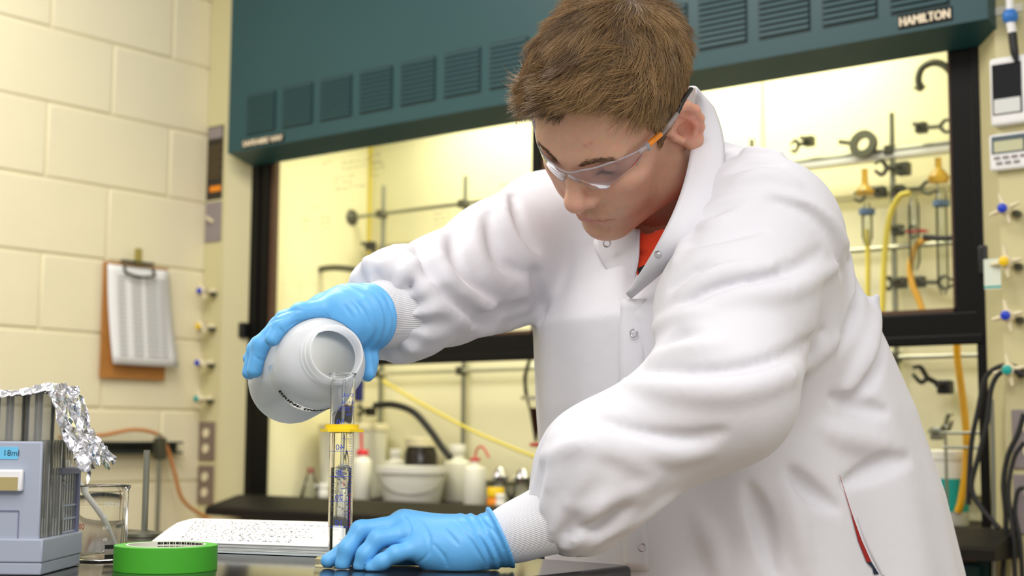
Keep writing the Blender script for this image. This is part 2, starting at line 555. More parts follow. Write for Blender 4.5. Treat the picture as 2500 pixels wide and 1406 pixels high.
# warning plate and switch plate, left panel
lb = box('warning_plate', (-3.278, YF - 0.002, 1.735), (-3.209, YF, 1.952), mat('plate_black', srgb(46, 38, 28), 0.5), hood)
box('plate_header', (-3.275, YF - 0.003, 1.915), (-3.212, YF - 0.002, 1.948), M['greyplate'], lb)
box('plate_stripe', (-3.262, YF - 0.003, 1.758), (-3.213, YF - 0.002, 1.774), M['orange'], lb)
mk('plate_print', *merge([g_box((-3.272, YF - 0.003, 1.80 + 0.0125 * i), (-3.272 + 0.05 + 0.01 * (i % 2), YF - 0.002, 1.803 + 0.0125 * i)) for i in range(8)]), mat('plate_ochre', srgb(112, 92, 48), 0.6), lb)
sp = box('switch_plate', (-3.278, YF - 0.004, 1.610), (-3.208, YF, 1.728), M['greyplate'], hood, bev=0.002)
tube('switch_lever', [(-3.243, YF - 0.004, 1.668), (-3.252, YF - 0.022, 1.682)], [0.006, 0.005], M['ivory'], sp)

# base cabinet and worktop
bc = thing('base_cabinet', (-2.08, 2.9, 0.0), 'dark teal base cabinet under the fume hood worktop', 'cabinet')
box('cabinet_body', (XL + 0.004, 2.74, 0.0), (XR - 0.004, 3.22, 0.828), M['teal'], bc)
for i in range(4):
    x0 = -3.13 + 0.53 * i
    d = box('door', (x0, 2.722, 0.10), (x0 + 0.52, 2.74, 0.815), M['teal'], bc, bev=0.003)
    box('handle', (x0 + 0.2, 2.705, 0.76), (x0 + 0.33, 2.722, 0.772), M['steel'], d, bev=0.003)
wt = mk('hood_worktop', *merge([g_box((XL + 0.002, 2.694, 0.838), (XR - 0.002, 3.226, 0.8715), 0.003), prism([(2.694, 0.838), (2.694, 0.890), (2.672, 0.888), (2.572, 0.862), (2.562, 0.856), (2.562, 0.838)], 0, -3.085, -0.93)]), M['epoxy2'], None)
tag(wt, 'black epoxy worktop running inside the fume hood', 'worktop')
wr = box('worktop_trim', (XL + 0.004, 2.67, 0.828), (XR - 0.004, 2.72, 0.838), mat('oak_trim', srgb(150, 96, 48), 0.5), bc)
# ================================================================= signed-distance modelling helpers (organic shapes)
def smin(a, b, k):
    h = np.maximum(k - np.abs(a - b), 0.0) / k
    return np.minimum(a, b) - h * h * k * 0.25
def smax(a, b, k):
    return -smin(-a, -b, k)
def s_ell(p, c, r):
    q = p - np.asarray(c, np.float32)
    r = np.asarray(r, np.float32)
    k0 = np.linalg.norm(q / r, axis=1)
    k1 = np.linalg.norm(q / (r * r), axis=1) + 1e-9
    return k0 * (k0 - 1.0) / k1
def s_sph(p, c, r):
    return np.linalg.norm(p - np.asarray(c, np.float32), axis=1) - r
def s_cap(p, a, b, ra, rb=None):
    a = np.asarray(a, np.float32)
    b = np.asarray(b, np.float32)
    rb = ra if rb is None else rb
    ab = b - a
    t = np.clip(((p - a) @ ab) / max(float(ab @ ab), 1e-12), 0, 1)
    return np.linalg.norm(p - a - t[:, None] * ab, axis=1) - (ra + (rb - ra) * t)
def s_chain(p, pts, rad, k=0.006):
    d = None
    for i in range(len(pts) - 1):
        e = s_cap(p, pts[i], pts[i + 1], rad[i], rad[i + 1])
        d = e if d is None else (smin(d, e, k) if k else np.minimum(d, e))
    return d

def mesh_sdf(fn, lo, hi, h, B=10, margin=1.35):
    lo, hi = np.array(lo, np.float64), np.array(hi, np.float64)
    nb = np.maximum(1, np.ceil((hi - lo) / (h * B)).astype(int))
    n = nb * B + 1
    c = [lo[i] + (np.arange(nb[i]) + 0.5) * B * h for i in range(3)]
    CX, CY, CZ = np.meshgrid(*c, indexing='ij')
    cp = np.stack([CX, CY, CZ], -1).reshape(-1, 3).astype(np.float32)
    cv = fn(cp)
    D = np.repeat(np.repeat(np.repeat(np.where(cv < 0, -1.0, 1.0).astype(np.float32).reshape(nb), B, 0), B, 1), B, 2)
    D = np.pad(D, ((0, 1), (0, 1), (0, 1)), mode='edge')
    keep = np.argwhere((np.abs(cv) < B * h * 0.87 * margin + 0.004).reshape(nb))
    ii = np.arange(B + 1)
    for s in range(0, len(keep), 400):
        kb = keep[s:s + 400]
        ix = (kb[:, 0, None] * B + ii)
        iy = (kb[:, 1, None] * B + ii)
        iz = (kb[:, 2, None] * B + ii)
        m = len(kb)
        X = np.broadcast_to((lo[0] + ix * h)[:, :, None, None], (m, B + 1, B + 1, B + 1))
        Y = np.broadcast_to((lo[1] + iy * h)[:, None, :, None], X.shape)
        Z = np.broadcast_to((lo[2] + iz * h)[:, None, None, :], X.shape)
        v = fn(np.stack([X, Y, Z], -1).reshape(-1, 3).astype(np.float32)).reshape(X.shape)
        D[ix[:, :, None, None], iy[:, None, :, None], iz[:, None, None, :]] = v
    S = D < 0
    c8 = [(a, b, c) for a in (0, 1) for b in (0, 1) for c in (0, 1)]
    nx, ny, nz = D.shape
    sub = lambda A, o: A[o[0]:nx - 1 + o[0], o[1]:ny - 1 + o[1], o[2]:nz - 1 + o[2]]
    cnt = np.zeros((nx - 1, ny - 1, nz - 1), np.int8)
    for o in c8:
        cnt += sub(S, o)
    cells = np.argwhere((cnt > 0) & (cnt < 8))
    acc = np.zeros((len(cells), 3))
    num = np.zeros(len(cells))
    for o in c8:
        for ax in range(3):
            if o[ax]:
                continue
            o2 = list(o)
            o2[ax] = 1
            a = D[cells[:, 0] + o[0], cells[:, 1] + o[1], cells[:, 2] + o[2]].astype(np.float64)
            b = D[cells[:, 0] + o2[0], cells[:, 1] + o2[1], cells[:, 2] + o2[2]].astype(np.float64)
            x = (a < 0) != (b < 0)
            t = np.where(x, a / np.where(x, a - b, 1), 0)
            pos = np.tile(np.array(o, float), (len(cells), 1))
            pos[:, ax] += t
            acc[x] += pos[x]
            num[x] += 1
    V = lo + (cells + acc / num[:, None]) * h
    idx = -np.ones(cnt.shape, np.int64)
    idx[cells[:, 0], cells[:, 1], cells[:, 2]] = np.arange(len(cells))
    Fs = []
    for ax in range(3):
        sl0 = [slice(None)] * 3
        sl1 = [slice(None)] * 3
        sl0[ax] = slice(0, -1)
        sl1[ax] = slice(1, None)
        a, b = S[tuple(sl0)], S[tuple(sl1)]
        e = np.argwhere(a != b)
        u, v = (ax + 1) % 3, (ax + 2) % 3
        ok = (e[:, u] > 0) & (e[:, v] > 0) & (e[:, u] < D.shape[u] - 1) & (e[:, v] < D.shape[v] - 1)
        e = e[ok]
        if not len(e):
            continue
        q = []
        for du, dv in ((-1, -1), (0, -1), (0, 0), (-1, 0)):
            g = e.copy()
            g[:, u] += du
            g[:, v] += dv
            q.append(idx[g[:, 0], g[:, 1], g[:, 2]])
        q = np.stack(q, 1)
        flip = b[e[:, 0], e[:, 1], e[:, 2]]
        q[flip] = q[flip][:, ::-1]
        Fs.append(q)
    F = np.concatenate(Fs)
    F = F[(F >= 0).all(1)]
    return V, F

def relax(V, F, n=2, lam=0.5):
    """Laplacian smoothing of a quad mesh"""
    e = np.concatenate([F[:, [0, 1]], F[:, [1, 2]], F[:, [2, 3]], F[:, [3, 0]]])
    for _ in range(n):
        s = np.zeros_like(V)
        c = np.zeros(len(V))
        for a, b in ((0, 1), (1, 0)):
            for k in range(3):
                s[:, k] += np.bincount(e[:, a], V[e[:, b], k], len(V))
            c += np.bincount(e[:, a], minlength=len(V))
        V = V + lam * (s / np.maximum(c, 1)[:, None] - V)
    return V

def mkfast(name, V, F, m, parent=None, smooth=True, base=None):
    """mesh object from numpy arrays (all faces with the same number of corners)"""
    V = np.asarray(V, float)
    F = np.asarray(F)
    if parent is None:
        base = np.array([(V[:, 0].min() + V[:, 0].max()) / 2, (V[:, 1].min() + V[:, 1].max()) / 2, V[:, 2].min()])
    else:
        base = org(parent)
    me = bpy.data.meshes.new(name)
    k = F.shape[1]
    me.vertices.add(len(V))
    me.vertices.foreach_set('co', (V - base).astype(np.float32).ravel())
    me.loops.add(F.size)
    me.loops.foreach_set('vertex_index', F.astype(np.int32).ravel())
    me.polygons.add(len(F))
    me.polygons.foreach_set('loop_start', np.arange(0, F.size, k, dtype=np.int32))
    me.update(calc_edges=True)
    me.validate()
    if smooth:
        me.shade_smooth()
    me.materials.append(m)
    o = bpy.data.objects.new(name, me)
    COL.objects.link(o)
    if parent is None:
        o.location = base
    else:
        o.parent = parent
    ORG[o.name] = base
    return o

def vcol(o, cols, name='Col'):
    a = o.data.color_attributes.new(name, 'FLOAT_COLOR', 'POINT')
    c = np.ones((len(o.data.vertices), 4), np.float32)
    c[:, :3] = cols
    a.data.foreach_set('color', c.ravel())

def march(fn, px, py, d0=1.15, d1=2.2):
    """depth at which the view ray through a pixel meets the surface"""
    ds = np.linspace(d0, d1, 421)
    pts = (CAM + ray(px, py) * ds[:, None]).astype(np.float32)
    v = fn(pts)
    w_ = np.argmax(v < 0)
    if v[w_] >= 0:
        return ds[np.argmin(v)]
    i = max(w_, 1)
    t = v[i - 1] / (v[i - 1] - v[i] + 1e-12)
    return ds[i - 1] + t * (ds[i] - ds[i - 1])
# ================================================================= the person
HR = np.array([[-0.953, -0.177, 0.246], [-0.108, -0.559, -0.822], [0.282, -0.810, 0.514]])   # columns: his right, face forward, head up
HO = np.array([-0.920, 1.359, 1.415])                                                        # midpoint between the ear canals
_u, _s, _vt = np.linalg.svd(HR)
HR = _u @ _vt
HS = 0.976
HO = CAM + (HO - CAM) * HS
def h2w(q):
    return (np.asarray(q, float) * HS) @ HR.T + HO
def w2h(p):
    return ((np.asarray(p) - HO.astype(np.float32)) @ HR.astype(np.float32) / HS).astype(np.float32)

FD = np.array([-0.30, -0.954, 0.0])      # his facing direction on the floor
LF = np.array([0.954, -0.30, 0.0])       # his left
NB = P(1655, 455, 1.735)                 # base of the neck
SL = P(1858, 585, 1.615)
EL = P(1765, 960, 1.44)
WL = P(1232, 1303, 1.447)
SR = P(1345, 580, 1.865)
ER = P(1090, 705, 1.72)
WR = P(893, 772, 1.562)

man = thing('person', (-0.86, 1.60, 0.0), 'young man in white lab coat and clear safety glasses pouring from a bottle', 'person')

# ---------------------------------------------------------------- head
def sdf_ear(p):
    # local ear frame, at the left/right side (x made positive)
    q = p.copy()
    q[:, 0] = np.abs(q[:, 0])
    c = np.array([0.0755, -0.015, -0.002])
    th = math.radians(-14)
    R = np.array([[math.cos(th), math.sin(th)], [-math.sin(th), math.cos(th)]])
    l = q - c.astype(np.float32)
    flare = math.radians(22)
    x = l[:, 0] * math.cos(flare) + l[:, 1] * math.sin(flare)
    y = -l[:, 0] * math.sin(flare) + l[:, 1] * math.cos(flare)
    l = np.stack([x, y * R[0, 0] + l[:, 2] * R[0, 1], y * R[1, 0] + l[:, 2] * R[1, 1]], 1).astype(np.float32) / np.float32(1.2)
    plate = s_ell(l, (0.001, 0, 0.003), (0.0045, 0.0165, 0.029))
    pts = [(0.0045, 0.0135, 0.004), (0.0062, 0.0150, 0.017), (0.0068, 0.008, 0.0285), (0.0072, -0.004, 0.0315), (0.0078, -0.0135, 0.025), (0.0085, -0.0172, 0.012), (0.0075, -0.0165, -0.003), (0.0055, -0.012, -0.015), (0.004, -0.004, -0.024)]
    helix = s_chain(l, pts, [0.0028, 0.0038, 0.0042, 0.0044, 0.0044, 0.0044, 0.004, 0.004, 0.004], 0.003)
    anti = s_chain(l, [(0.005, -0.004, 0.021), (0.0065, -0.0095, 0.010), (0.0065, -0.009, -0.004), (0.005, -0.002, -0.013)], [0.003, 0.0036, 0.0036, 0.003], 0.003)
    lobe = s_ell(l, (0.0035, 0.001, -0.0265), (0.0055, 0.0095, 0.0105))
    trag = s_cap(l, (0.004, 0.0135, 0.002), (0.006, 0.0105, -0.006), 0.004, 0.0038)
    d = smin(smin(plate, helix, 0.004), lobe, 0.007)
    d = smin(d, anti, 0.004)
    d = smax(d, -s_ell(l, (0.0075, 0.003, -0.001), (0.0085, 0.0085, 0.0105)), 0.004)
    d = smin(d, trag, 0.004)
    return d * 1.2

NBh = w2h(NB[None])[0]
def sdf_head(p):
    """p in head coordinates"""
    q = p.copy()
    q[:, 0] = np.abs(q[:, 0])
    d = s_ell(p, (0, -0.012, 0.050), (0.0755, 0.0975, 0.083))                     # cranium
    d = smin(d, s_ell(p, (0, 0.028, 0.045), (0.066, 0.063, 0.060)), 0.03)        # forehead
    d = smin(d, s_ell(p, (0, 0.034, -0.032), (0.0590, 0.060, 0.072)), 0.03)      # mid face
    d = smin(d, s_cap(q, (0.0525, 0.000, -0.045), (0.050, 0.016, -0.068), 0.018, 0.0170), 0.03)
    d = smin(d, s_cap(q, (0.050, 0.016, -0.066), (0.017, 0.078, -0.0860), 0.0170, 0.0155), 0.025)   # jaw
    d = smin(d, s_ell(p, (0, 0.0885, -0.0855), (0.021, 0.0175, 0.0155)), 0.016)     # chin
    d = smin(d, s_ell(q, (0.040, 0.062, -0.004), (0.026, 0.026, 0.020)), 0.022)   # cheekbone
    d = smin(d, s_ell(q, (0.030, 0.066, -0.036), (0.026, 0.026, 0.024)), 0.025)   # cheek
    d = smin(d, s_ell(q, (0.019, 0.078, -0.006), (0.014, 0.014, 0.018)), 0.014)
    d = smin(d, s_cap(q, (0.010, 0.0875, 0.040), (0.044, 0.0725, 0.040), 0.0115, 0.010), 0.016)    # brow ridge
    d = smax(d, -s_ell(q, (0.033, 0.0985, 0.0215), (0.020, 0.0175, 0.0135)), 0.014)                # eye socket
    d = smin(d, s_sph(q, (0.0325, 0.0700, 0.0205), 0.0135), 0.004)                                # lowered lid over the eyeball
    d = smax(d, -s_cap(q, (0.020, 0.0835, 0.0155), (0.046, 0.0755, 0.0165), 0.0012, 0.0012), 0.002)
    # nose
    d = smin(d, s_chain(p, [(0, 0.0885, 0.036), (0, 0.0995, 0.015), (0, 0.1125, -0.008)], [0.0085, 0.0085, 0.0105], 0.01), 0.013)
    d = smin(d, s_ell(p, (0, 0.1135, -0.0135), (0.0135, 0.0125, 0.0112)), 0.008)
    d = smin(d, s_ell(q, (0.0140, 0.1010, -0.0180), (0.0080, 0.0110, 0.0080)), 0.006)
    d = smax(d, -s_ell(q, (0.0062, 0.1065, -0.0265), (0.0035, 0.0055, 0.0040)), 0.003)
    d = smin(d, s_cap(q, (0.0125, 0.0870, 0.012), (0.0190, 0.0855, -0.014), 0.0080, 0.0090), 0.012)   # side of the nose
    # lips
    d = smin(d, s_ell(p, (0, 0.083, -0.052), (0.031, 0.0205, 0.020)), 0.016)
    d = smin(d, s_chain(q, [(0, 0.1015, -0.0470), (0.006, 0.1012, -0.0458), (0.016, 0.0985, -0.0488), (0.027, 0.0915, -0.0520)], [0.0056, 0.0058, 0.0048, 0.0020], 0.004), 0.004)
    d = smin(d, s_chain(q, [(0, 0.0995, -0.0578), (0.013, 0.0985, -0.0572), (0.026, 0.0915, -0.0535)], [0.0068, 0.0062, 0.0020], 0.004), 0.004)
    d = smax(d, -s_chain(q, [(0, 0.1065, -0.0522), (0.010, 0.1050, -0.0518), (0.019, 0.1005, -0.0528), (0.029, 0.0945, -0.0532)], [0.0012, 0.0013, 0.0013, 0.0012], 0.0), 0.0025)
    d = smax(d, -s_ell(p, (0, 0.1030, -0.0700), (0.018, 0.0055, 0.0045)), 0.008)
    d = smax(d, -s_cap(p, (0, 0.1085, -0.030), (0, 0.107, -0.042), 0.0022, 0.003), 0.004)
    # neck with the two front cords
    d = smin(d, s_cap(p, (0, -0.022, -0.020), NBh * 0.55 + np.array([0, -0.022, -0.020]) * 0.45, 0.0535, 0.0560), 0.03)
    d = smin(d, s_cap(p, NBh * 0.5 + np.array([0, -0.022, -0.020]) * 0.5, NBh, 0.0560, 0.064), 0.02)
    d = smin(d, s_cap(p, (0, 0.020, -0.058), NBh + np.array([0, 0.022, 0.0]), 0.024, 0.026), 0.04)
    d = smin(d, sdf_ear(p), 0.006)
    return d

V, F = mesh_sdf(sdf_head, (-0.10, -0.135, -0.20), (0.10, 0.140, 0.145), 0.0016)
hv = V.copy()
headV = h2w(V)
headF = F
# rest of the body (under the clothes), joined into the same skin mesh: trunk, arms to the wrists, legs
HIP = P(1880, 1395, 1.79)
HIP[2] = 0.90
HPL, HPR = HIP + LF * 0.095, HIP - LF * 0.095
ANL, ANR = np.array([HPL[0] + 0.03, HPL[1] + 0.06, 0.09]), np.array([HPR[0] - 0.03, HPR[1] - 0.04, 0.09])
KNL, KNR = (HPL + ANL) / 2 + FD * 0.02, (HPR + ANR) / 2 + FD * 0.02
CH = (SL + SR) / 2 + np.array([0, 0, -0.10]) - FD * 0.06
def sdf_core(p):
    d = s_cap(p, NB - FD * 0.01, CH, 0.050, 0.060)
    d = smin(d, s_cap(p, CH, HIP, 0.060, 0.10), 0.05)
    d = smin(d, s_cap(p, SL - FD * 0.02, SR - FD * 0.03, 0.040), 0.03)
    d = smin(d, s_chain(p, [SL, EL, WL], [0.050, 0.036, 0.022], 0.02), 0.03)
    d = smin(d, s_chain(p, [SR, ER, WR], [0.042, 0.034, 0.022], 0.02), 0.03)
    d = smin(d, s_chain(p, [HPL, KNL, ANL], [0.085, 0.055, 0.036], 0.02), 0.03)
    d = smin(d, s_chain(p, [HPR, KNR, ANR], [0.085, 0.055, 0.036], 0.02), 0.03)
    return d
cV, cF = mesh_sdf(sdf_core, (-1.45, 1.0, 0.03), (-0.45, 2.1, 1.5), 0.010)

M['skin'] = mat('skin', (0.62, 0.36, 0.25, 1), 0.48, sss=0.18, spec=0.45)
nt = M['skin'].node_tree
bsdf = nt.nodes['Principled BSDF']
at = nt.nodes.new('ShaderNodeAttribute')
at.attribute_name = 'Col'
tcn = nt.nodes.new('ShaderNodeTexCoord')
nz = nt.nodes.new('ShaderNodeTexNoise')
nz.inputs['Scale'].default_value = 140
nz.inputs['Detail'].default_value = 5
nt.links.new(tcn.outputs['Object'], nz.inputs['Vector'])
mxx = nt.nodes.new('ShaderNodeMix')
mxx.data_type = 'RGBA'
mxx.blend_type = 'MULTIPLY'
mxx.inputs[0].default_value = 0.25
nt.links.new(at.outputs['Color'], mxx.inputs[6])
nt.links.new(nz.outputs['Color'], mxx.inputs[7])
hsv = nt.nodes.new('ShaderNodeHueSaturation')
hsv.inputs['Value'].default_value = 1.12
nt.links.new(mxx.outputs[2], hsv.inputs['Color'])
nt.links.new(hsv.outputs[0], bsdf.inputs['Base Color'])
bpn = nt.nodes.new('ShaderNodeBump')
bpn.inputs['Strength'].default_value = 0.10
bpn.inputs['Distance'].default_value = 0.001
nz2 = nt.nodes.new('ShaderNodeTexNoise')
nz2.inputs['Scale'].default_value = 700
nt.links.new(tcn.outputs['Object'], nz2.inputs['Vector'])
nt.links.new(nz2.outputs['Fac'], bpn.inputs['Height'])
nt.links.new(bpn.outputs['Normal'], bsdf.inputs['Normal'])

body = mkfast('body', np.concatenate([headV, cV]), np.concatenate([headF, cF + len(headV)]), M['skin'], man)
# skin colouring: lips, cheeks, nose, ears, stubble
def blob(q, c, r):
    return np.exp(-(((q - np.array(c)) / np.array(r)) ** 2).sum(1))
ax_ = hv.copy()
ax_[:, 0] = np.abs(ax_[:, 0])
col = np.tile(np.array([0.635, 0.365, 0.252]), (len(hv), 1))
def mixc(w_, c):
    global col
    w_ = np.clip(w_, 0, 1)[:, None]
    col = col * (1 - w_) + np.array(c) * w_
mixc(0.45 * blob(ax_, (0.042, 0.07, -0.012), (0.025, 0.04, 0.022)), (0.66, 0.30, 0.23))
mixc(0.50 * blob(hv, (0, 0.115, -0.012), (0.018, 0.02, 0.016)), (0.70, 0.33, 0.27))
mixc(0.75 * blob(ax_, (0.085, -0.018, 0.004), (0.016, 0.022, 0.032)), (0.68, 0.24, 0.17))
stub = np.maximum(blob(ax_, (0.03, 0.06, -0.085), (0.04, 0.06, 0.026)), 0.9 * blob(hv, (0, 0.10, -0.04), (0.026, 0.03, 0.008)))
mixc(0.42 * stub, (0.42, 0.26, 0.18))
lipu = np.maximum(blob(hv, (0, 0.103, -0.0492), (0.025, 0.016, 0.0034)), blob(hv, (0, 0.101, -0.0568), (0.022, 0.016, 0.0046)))
mixc(0.95 * lipu, (0.50, 0.19, 0.17))
mixc(0.9 * blob(ax_, (0.0330, 0.083, 0.0150), (0.012, 0.012, 0.0036)), (0.07, 0.04, 0.03))  # dark iris and lash line, with eye-socket shade painted in
mixc(0.30 * blob(ax_, (0.0325, 0.083, 0.020), (0.018, 0.016, 0.012)), (0.46, 0.25, 0.19))  # softer socket shade painted into the skin around the lid
for c in ((-0.030, 0.084, 0.066), (-0.024, 0.087, 0.064), (-0.046, 0.070, 0.070)):
    mixc(0.7 * blob(hv, c, (0.0022, 0.004, 0.0018)), (0.50, 0.13, 0.11))
vcol(body, np.concatenate([col, np.tile(np.array([0.635, 0.365, 0.252]), (len(cV), 1))]))

# ---------------------------------------------------------------- hair: a cap under thousands of strands
def hairline(x, y):
    """lowest z of the hair at this front-back position (head coordinates)"""
    ys = np.array([-0.14, -0.105, -0.085, -0.062, -0.045, -0.034, -0.012, 0.002, 0.008, 0.020, 0.027, 0.034, 0.046, 0.058, 0.070, 0.085, 0.11])
    zs = np.array([-0.055, -0.055, -0.050, -0.040, -0.010, 0.028, 0.034, 0.026, -0.012, -0.016, 0.006, 0.040, 0.064, 0.076, 0.080, 0.083, 0.083])
    lift_ = 0.020 * np.clip((0.045 - x) / 0.06, 0, 1) * np.clip((y - 0.025) / 0.03, 0, 1)
    return np.interp(y, ys, zs) + lift_
def sdf_cap(p):
    d = s_ell(p, (0, -0.012, 0.050), (0.0755, 0.0975, 0.083))
    d = smin(d, s_ell(p, (0, 0.028, 0.045), (0.066, 0.063, 0.060)), 0.03)
    d = smin(d, s_cap(p, (0, -0.026, -0.010), (0, -0.050, -0.055), 0.0535, 0.050), 0.03)
    side = np.clip((p[:, 2] - 0.02) / 0.09, 0, 1)
    edge = p[:, 2] - hairline(p[:, 0], p[:, 1])
    thick = (0.0045 + 0.0125 * side) * np.clip((edge + 0.004) / 0.020, 0.08, 1)
    wob = 0.0012 * np.sin(p[:, 0] * 150 + 3 * np.sin(p[:, 1] * 60)) * np.cos(p[:, 1] * 110 + p[:, 2] * 60) * side
    return smax(d - thick - wob, -edge, 0.004)
hV, hF = mesh_sdf(sdf_cap, (-0.105, -0.145, -0.075), (0.105, 0.125, 0.165), 0.0026)
hV = relax(hV, hF, 1)
# strands
fv = hV[hF]
nrm = np.cross(fv[:, 1] - fv[:, 0], fv[:, 2] - fv[:, 0])
ar = np.linalg.norm(nrm, axis=1)
nrm /= ar[:, None] + 1e-12
cen = fv.mean(1)
outer = sdf_head(cen.astype(np.float32)) > 0.0015
pr = ar * outer
NS = 30000
pick = rng.choice(len(cen), NS, p=pr / pr.sum())
bary = rng.random((NS, 2, 1))
root = fv[pick, 0] + bary[:, 0] * (fv[pick, 1] - fv[pick, 0]) + bary[:, 1] * (fv[pick, 3] - fv[pick, 0])
rn = nrm[pick]
whorl = np.array([-0.012, -0.070, 0.128])
def lownoise(p, s, seed):
    r = np.random.default_rng(seed)
    out = np.zeros((len(p), 3))
    for _ in range(5):
        k = r.normal(0, s, 3)
        out += np.sin(p @ k + r.uniform(0, 6.28))[:, None] * r.normal(0, 1, 3)
    return out / 2.2
flow = root - whorl
ftw = np.clip((root[:, 1] - 0.01) / 0.06, 0, 1)[:, None]
fl_top = np.array([0.45, 0.80, -0.12]) * (1 - ftw) + np.array([0.95, 0.22, -0.28]) * ftw
wt_top = np.clip((root[:, 1] + 0.045) / 0.06, 0, 1)[:, None] * np.clip((root[:, 2] - 0.055) / 0.04, 0, 1)[:, None]
flow = flow / (np.linalg.norm(flow, axis=1)[:, None] + 1e-6)
down = np.array([0, 0.10, -1.0])
wt_dn = np.clip((0.085 - root[:, 2]) / 0.05, 0, 1)[:, None]
flow = flow * (1 - wt_dn) + down * wt_dn
flow = flow * (1 - 0.8 * wt_top) + fl_top * 0.8 * wt_top
clump = lownoise(root, 90, 3) * 0.34 + lownoise(root, 260, 5) * 0.20
flow = flow + clump + rng.normal(0, 0.09, (NS, 3))
flow -= rn * (flow * rn).sum(1)[:, None]
flow /= np.linalg.norm(flow, axis=1)[:, None] + 1e-9
edge0 = root[:, 2] - hairline(root[:, 0], root[:, 1])
L = (0.012 + 0.028 * np.clip((root[:, 2] - 0.03) / 0.07, 0, 1)) * rng.uniform(0.7, 1.15, NS)
L *= np.clip(0.55 + edge0 / 0.04, 0.5, 1)
lift = 0.12 + 0.16 * np.clip((root[:, 2] - 0.05) / 0.07, 0, 1) * rng.uniform(0.3, 1.3, NS)
NSEG = 5
pts = [root - rn * 0.0015]
dirv = flow + rn * lift[:, None]
curl = lownoise(root, 120, 8) * 0.25 + rng.normal(0, 0.06, (NS, 3))
for k in range(NSEG):
    dv = dirv / np.linalg.norm(dirv, axis=1)[:, None]
    nxt = pts[-1] + dv * (L / NSEG)[:, None]
    pts.append(nxt)
    dirv = dirv - rn * (lift * 0.42)[:, None] + curl * 0.2
pts = np.stack(pts, 1)
# keep strands off the bare skin
sd = sdf_head(pts.reshape(-1, 3).astype(np.float32)).reshape(NS, NSEG + 1)
push = np.clip(0.0012 - sd, 0, 0.01)
pts += rn[:, None, :] * push[:, :, None]
rad = 0.00027 * np.linspace(1, 0.35, NSEG + 1)
tang = np.gradient(pts, axis=1)
tang /= np.linalg.norm(tang, axis=2)[:, :, None] + 1e-9
s1 = np.cross(tang, rn[:, None, :])
s1 /= np.linalg.norm(s1, axis=2)[:, :, None] + 1e-9
s2 = np.cross(tang, s1)
ring = [pts + rad[None, :, None] * (math.cos(a) * s1 + math.sin(a) * s2) for a in (0.0, 2.094, 4.189)]
SV = np.stack(ring, 2).reshape(-1, 3)
bidx = (np.arange(NS)[:, None, None] * (NSEG + 1) + np.arange(NSEG)[None, :, None]) * 3
kk = np.arange(3)[None, None, :]
k2 = (kk + 1) % 3
SF = np.stack([bidx + kk, bidx + k2, bidx + 3 + k2, bidx + 3 + kk], -1).reshape(-1, 4)
M['hair'] = mat('brown_hair', srgb(112, 84, 50), 0.42, spec=0.6)
nt = M['hair'].node_tree
at = nt.nodes.new('ShaderNodeAttribute')
at.attribute_name = 'Col'
nt.links.new(at.outputs['Color'], nt.nodes['Principled BSDF'].inputs['Base Color'])
hair = mkfast('hair', h2w(np.concatenate([hV, SV])), np.concatenate([hF, SF + len(hV)]), M['hair'], man)
tone = np.clip(0.5 + 0.30 * lownoise(root, 140, 21)[:, 0] + rng.normal(0, 0.20, NS), 0, 1)[:, None]
sc = np.array(srgb(84, 62, 40)[:3]) * (1 - tone) + np.array(srgb(164, 130, 84)[:3]) * tone
tipw = np.linspace(0.8, 1.2, NSEG + 1)
scol = (sc[:, None, None, :] * tipw[None, :, None, None] * np.ones((1, 1, 3, 1))).reshape(-1, 3)
vcol(hair, np.concatenate([np.tile(np.array(srgb(76, 56, 36)[:3]), (len(hV), 1)), scol]))
# eyebrows
ebV, ebF = [], []
for s in (-1, 1):
    for i in range(170):
        t = rng.random()
        c = np.array([s * (0.013 + 0.036 * t), 0.099 - 0.006 * t - 0.021 * t * t, 0.0405 + 0.004 * math.sin(t * 2.6) + rng.normal(0, 0.0018)])
        dvec = np.array([s * 1.0, -0.25 - 0.6 * t, 0.25 - 0.6 * t]) + rng.normal(0, 0.15, 3)
        dvec /= np.linalg.norm(dvec)
        c = c.astype(np.float32)
        for _ in range(4):                       # project to the skin
            dd = float(sdf_head(c[None].astype(np.float32))[0])
            c = c + np.array([0, -dd, 0])
        v, f = g_tube(np.array([c, c + dvec * 0.0035 + [0, 0.0008, 0], c + dvec * 0.007 + [0, 0.0004, 0]]), [0.0003, 0.00022, 0.0001], 3, False)
        ebF += [tuple(j + len(ebV) * 9 for j in q) for q in f]
        ebV.append(v)
ebo = []
half = len(ebF) // 2
eb = mk('eyebrows', h2w(np.concatenate(ebV)), ebF, mat('brow_hair', srgb(104, 76, 52), 0.6), body)
eb['kind'] = 'stuff'

# ---------------------------------------------------------------- lab coat
zl = np.array([0.60, 0.80, 0.885, 0.985, 1.085, 1.185, 1.285, 1.345, 1.385])
def lev(px, py, d):
    return P(px, py, d)
LC = [P(1842, 1560, 1.76), P(1842, 1470, 1.76), P(1838, 1400, 1.79), P(1808, 1200, 1.79), P(1768, 1000, 1.79), P(1715, 800, 1.79), P(1700, 600, 1.79), P(1690, 500, 1.78), P(1690, 440, 1.77)]
LC = np.array(LC)
LC[0, :2] = LC[2, :2]
LC[1, :2] = LC[2, :2]
LZ = np.array([0.58, 0.80] + [q[2] for q in LC[2:]])
LA = np.array([0.245, 0.238, 0.232, 0.226, 0.220, 0.212, 0.190, 0.130, 0.07])
LB = np.array([0.262, 0.262, 0.258, 0.250, 0.232, 0.200, 0.138, 0.085, 0.05])
f32 = np.float32
FD2, LF2 = FD[:2].astype(f32), LF[:2].astype(f32)
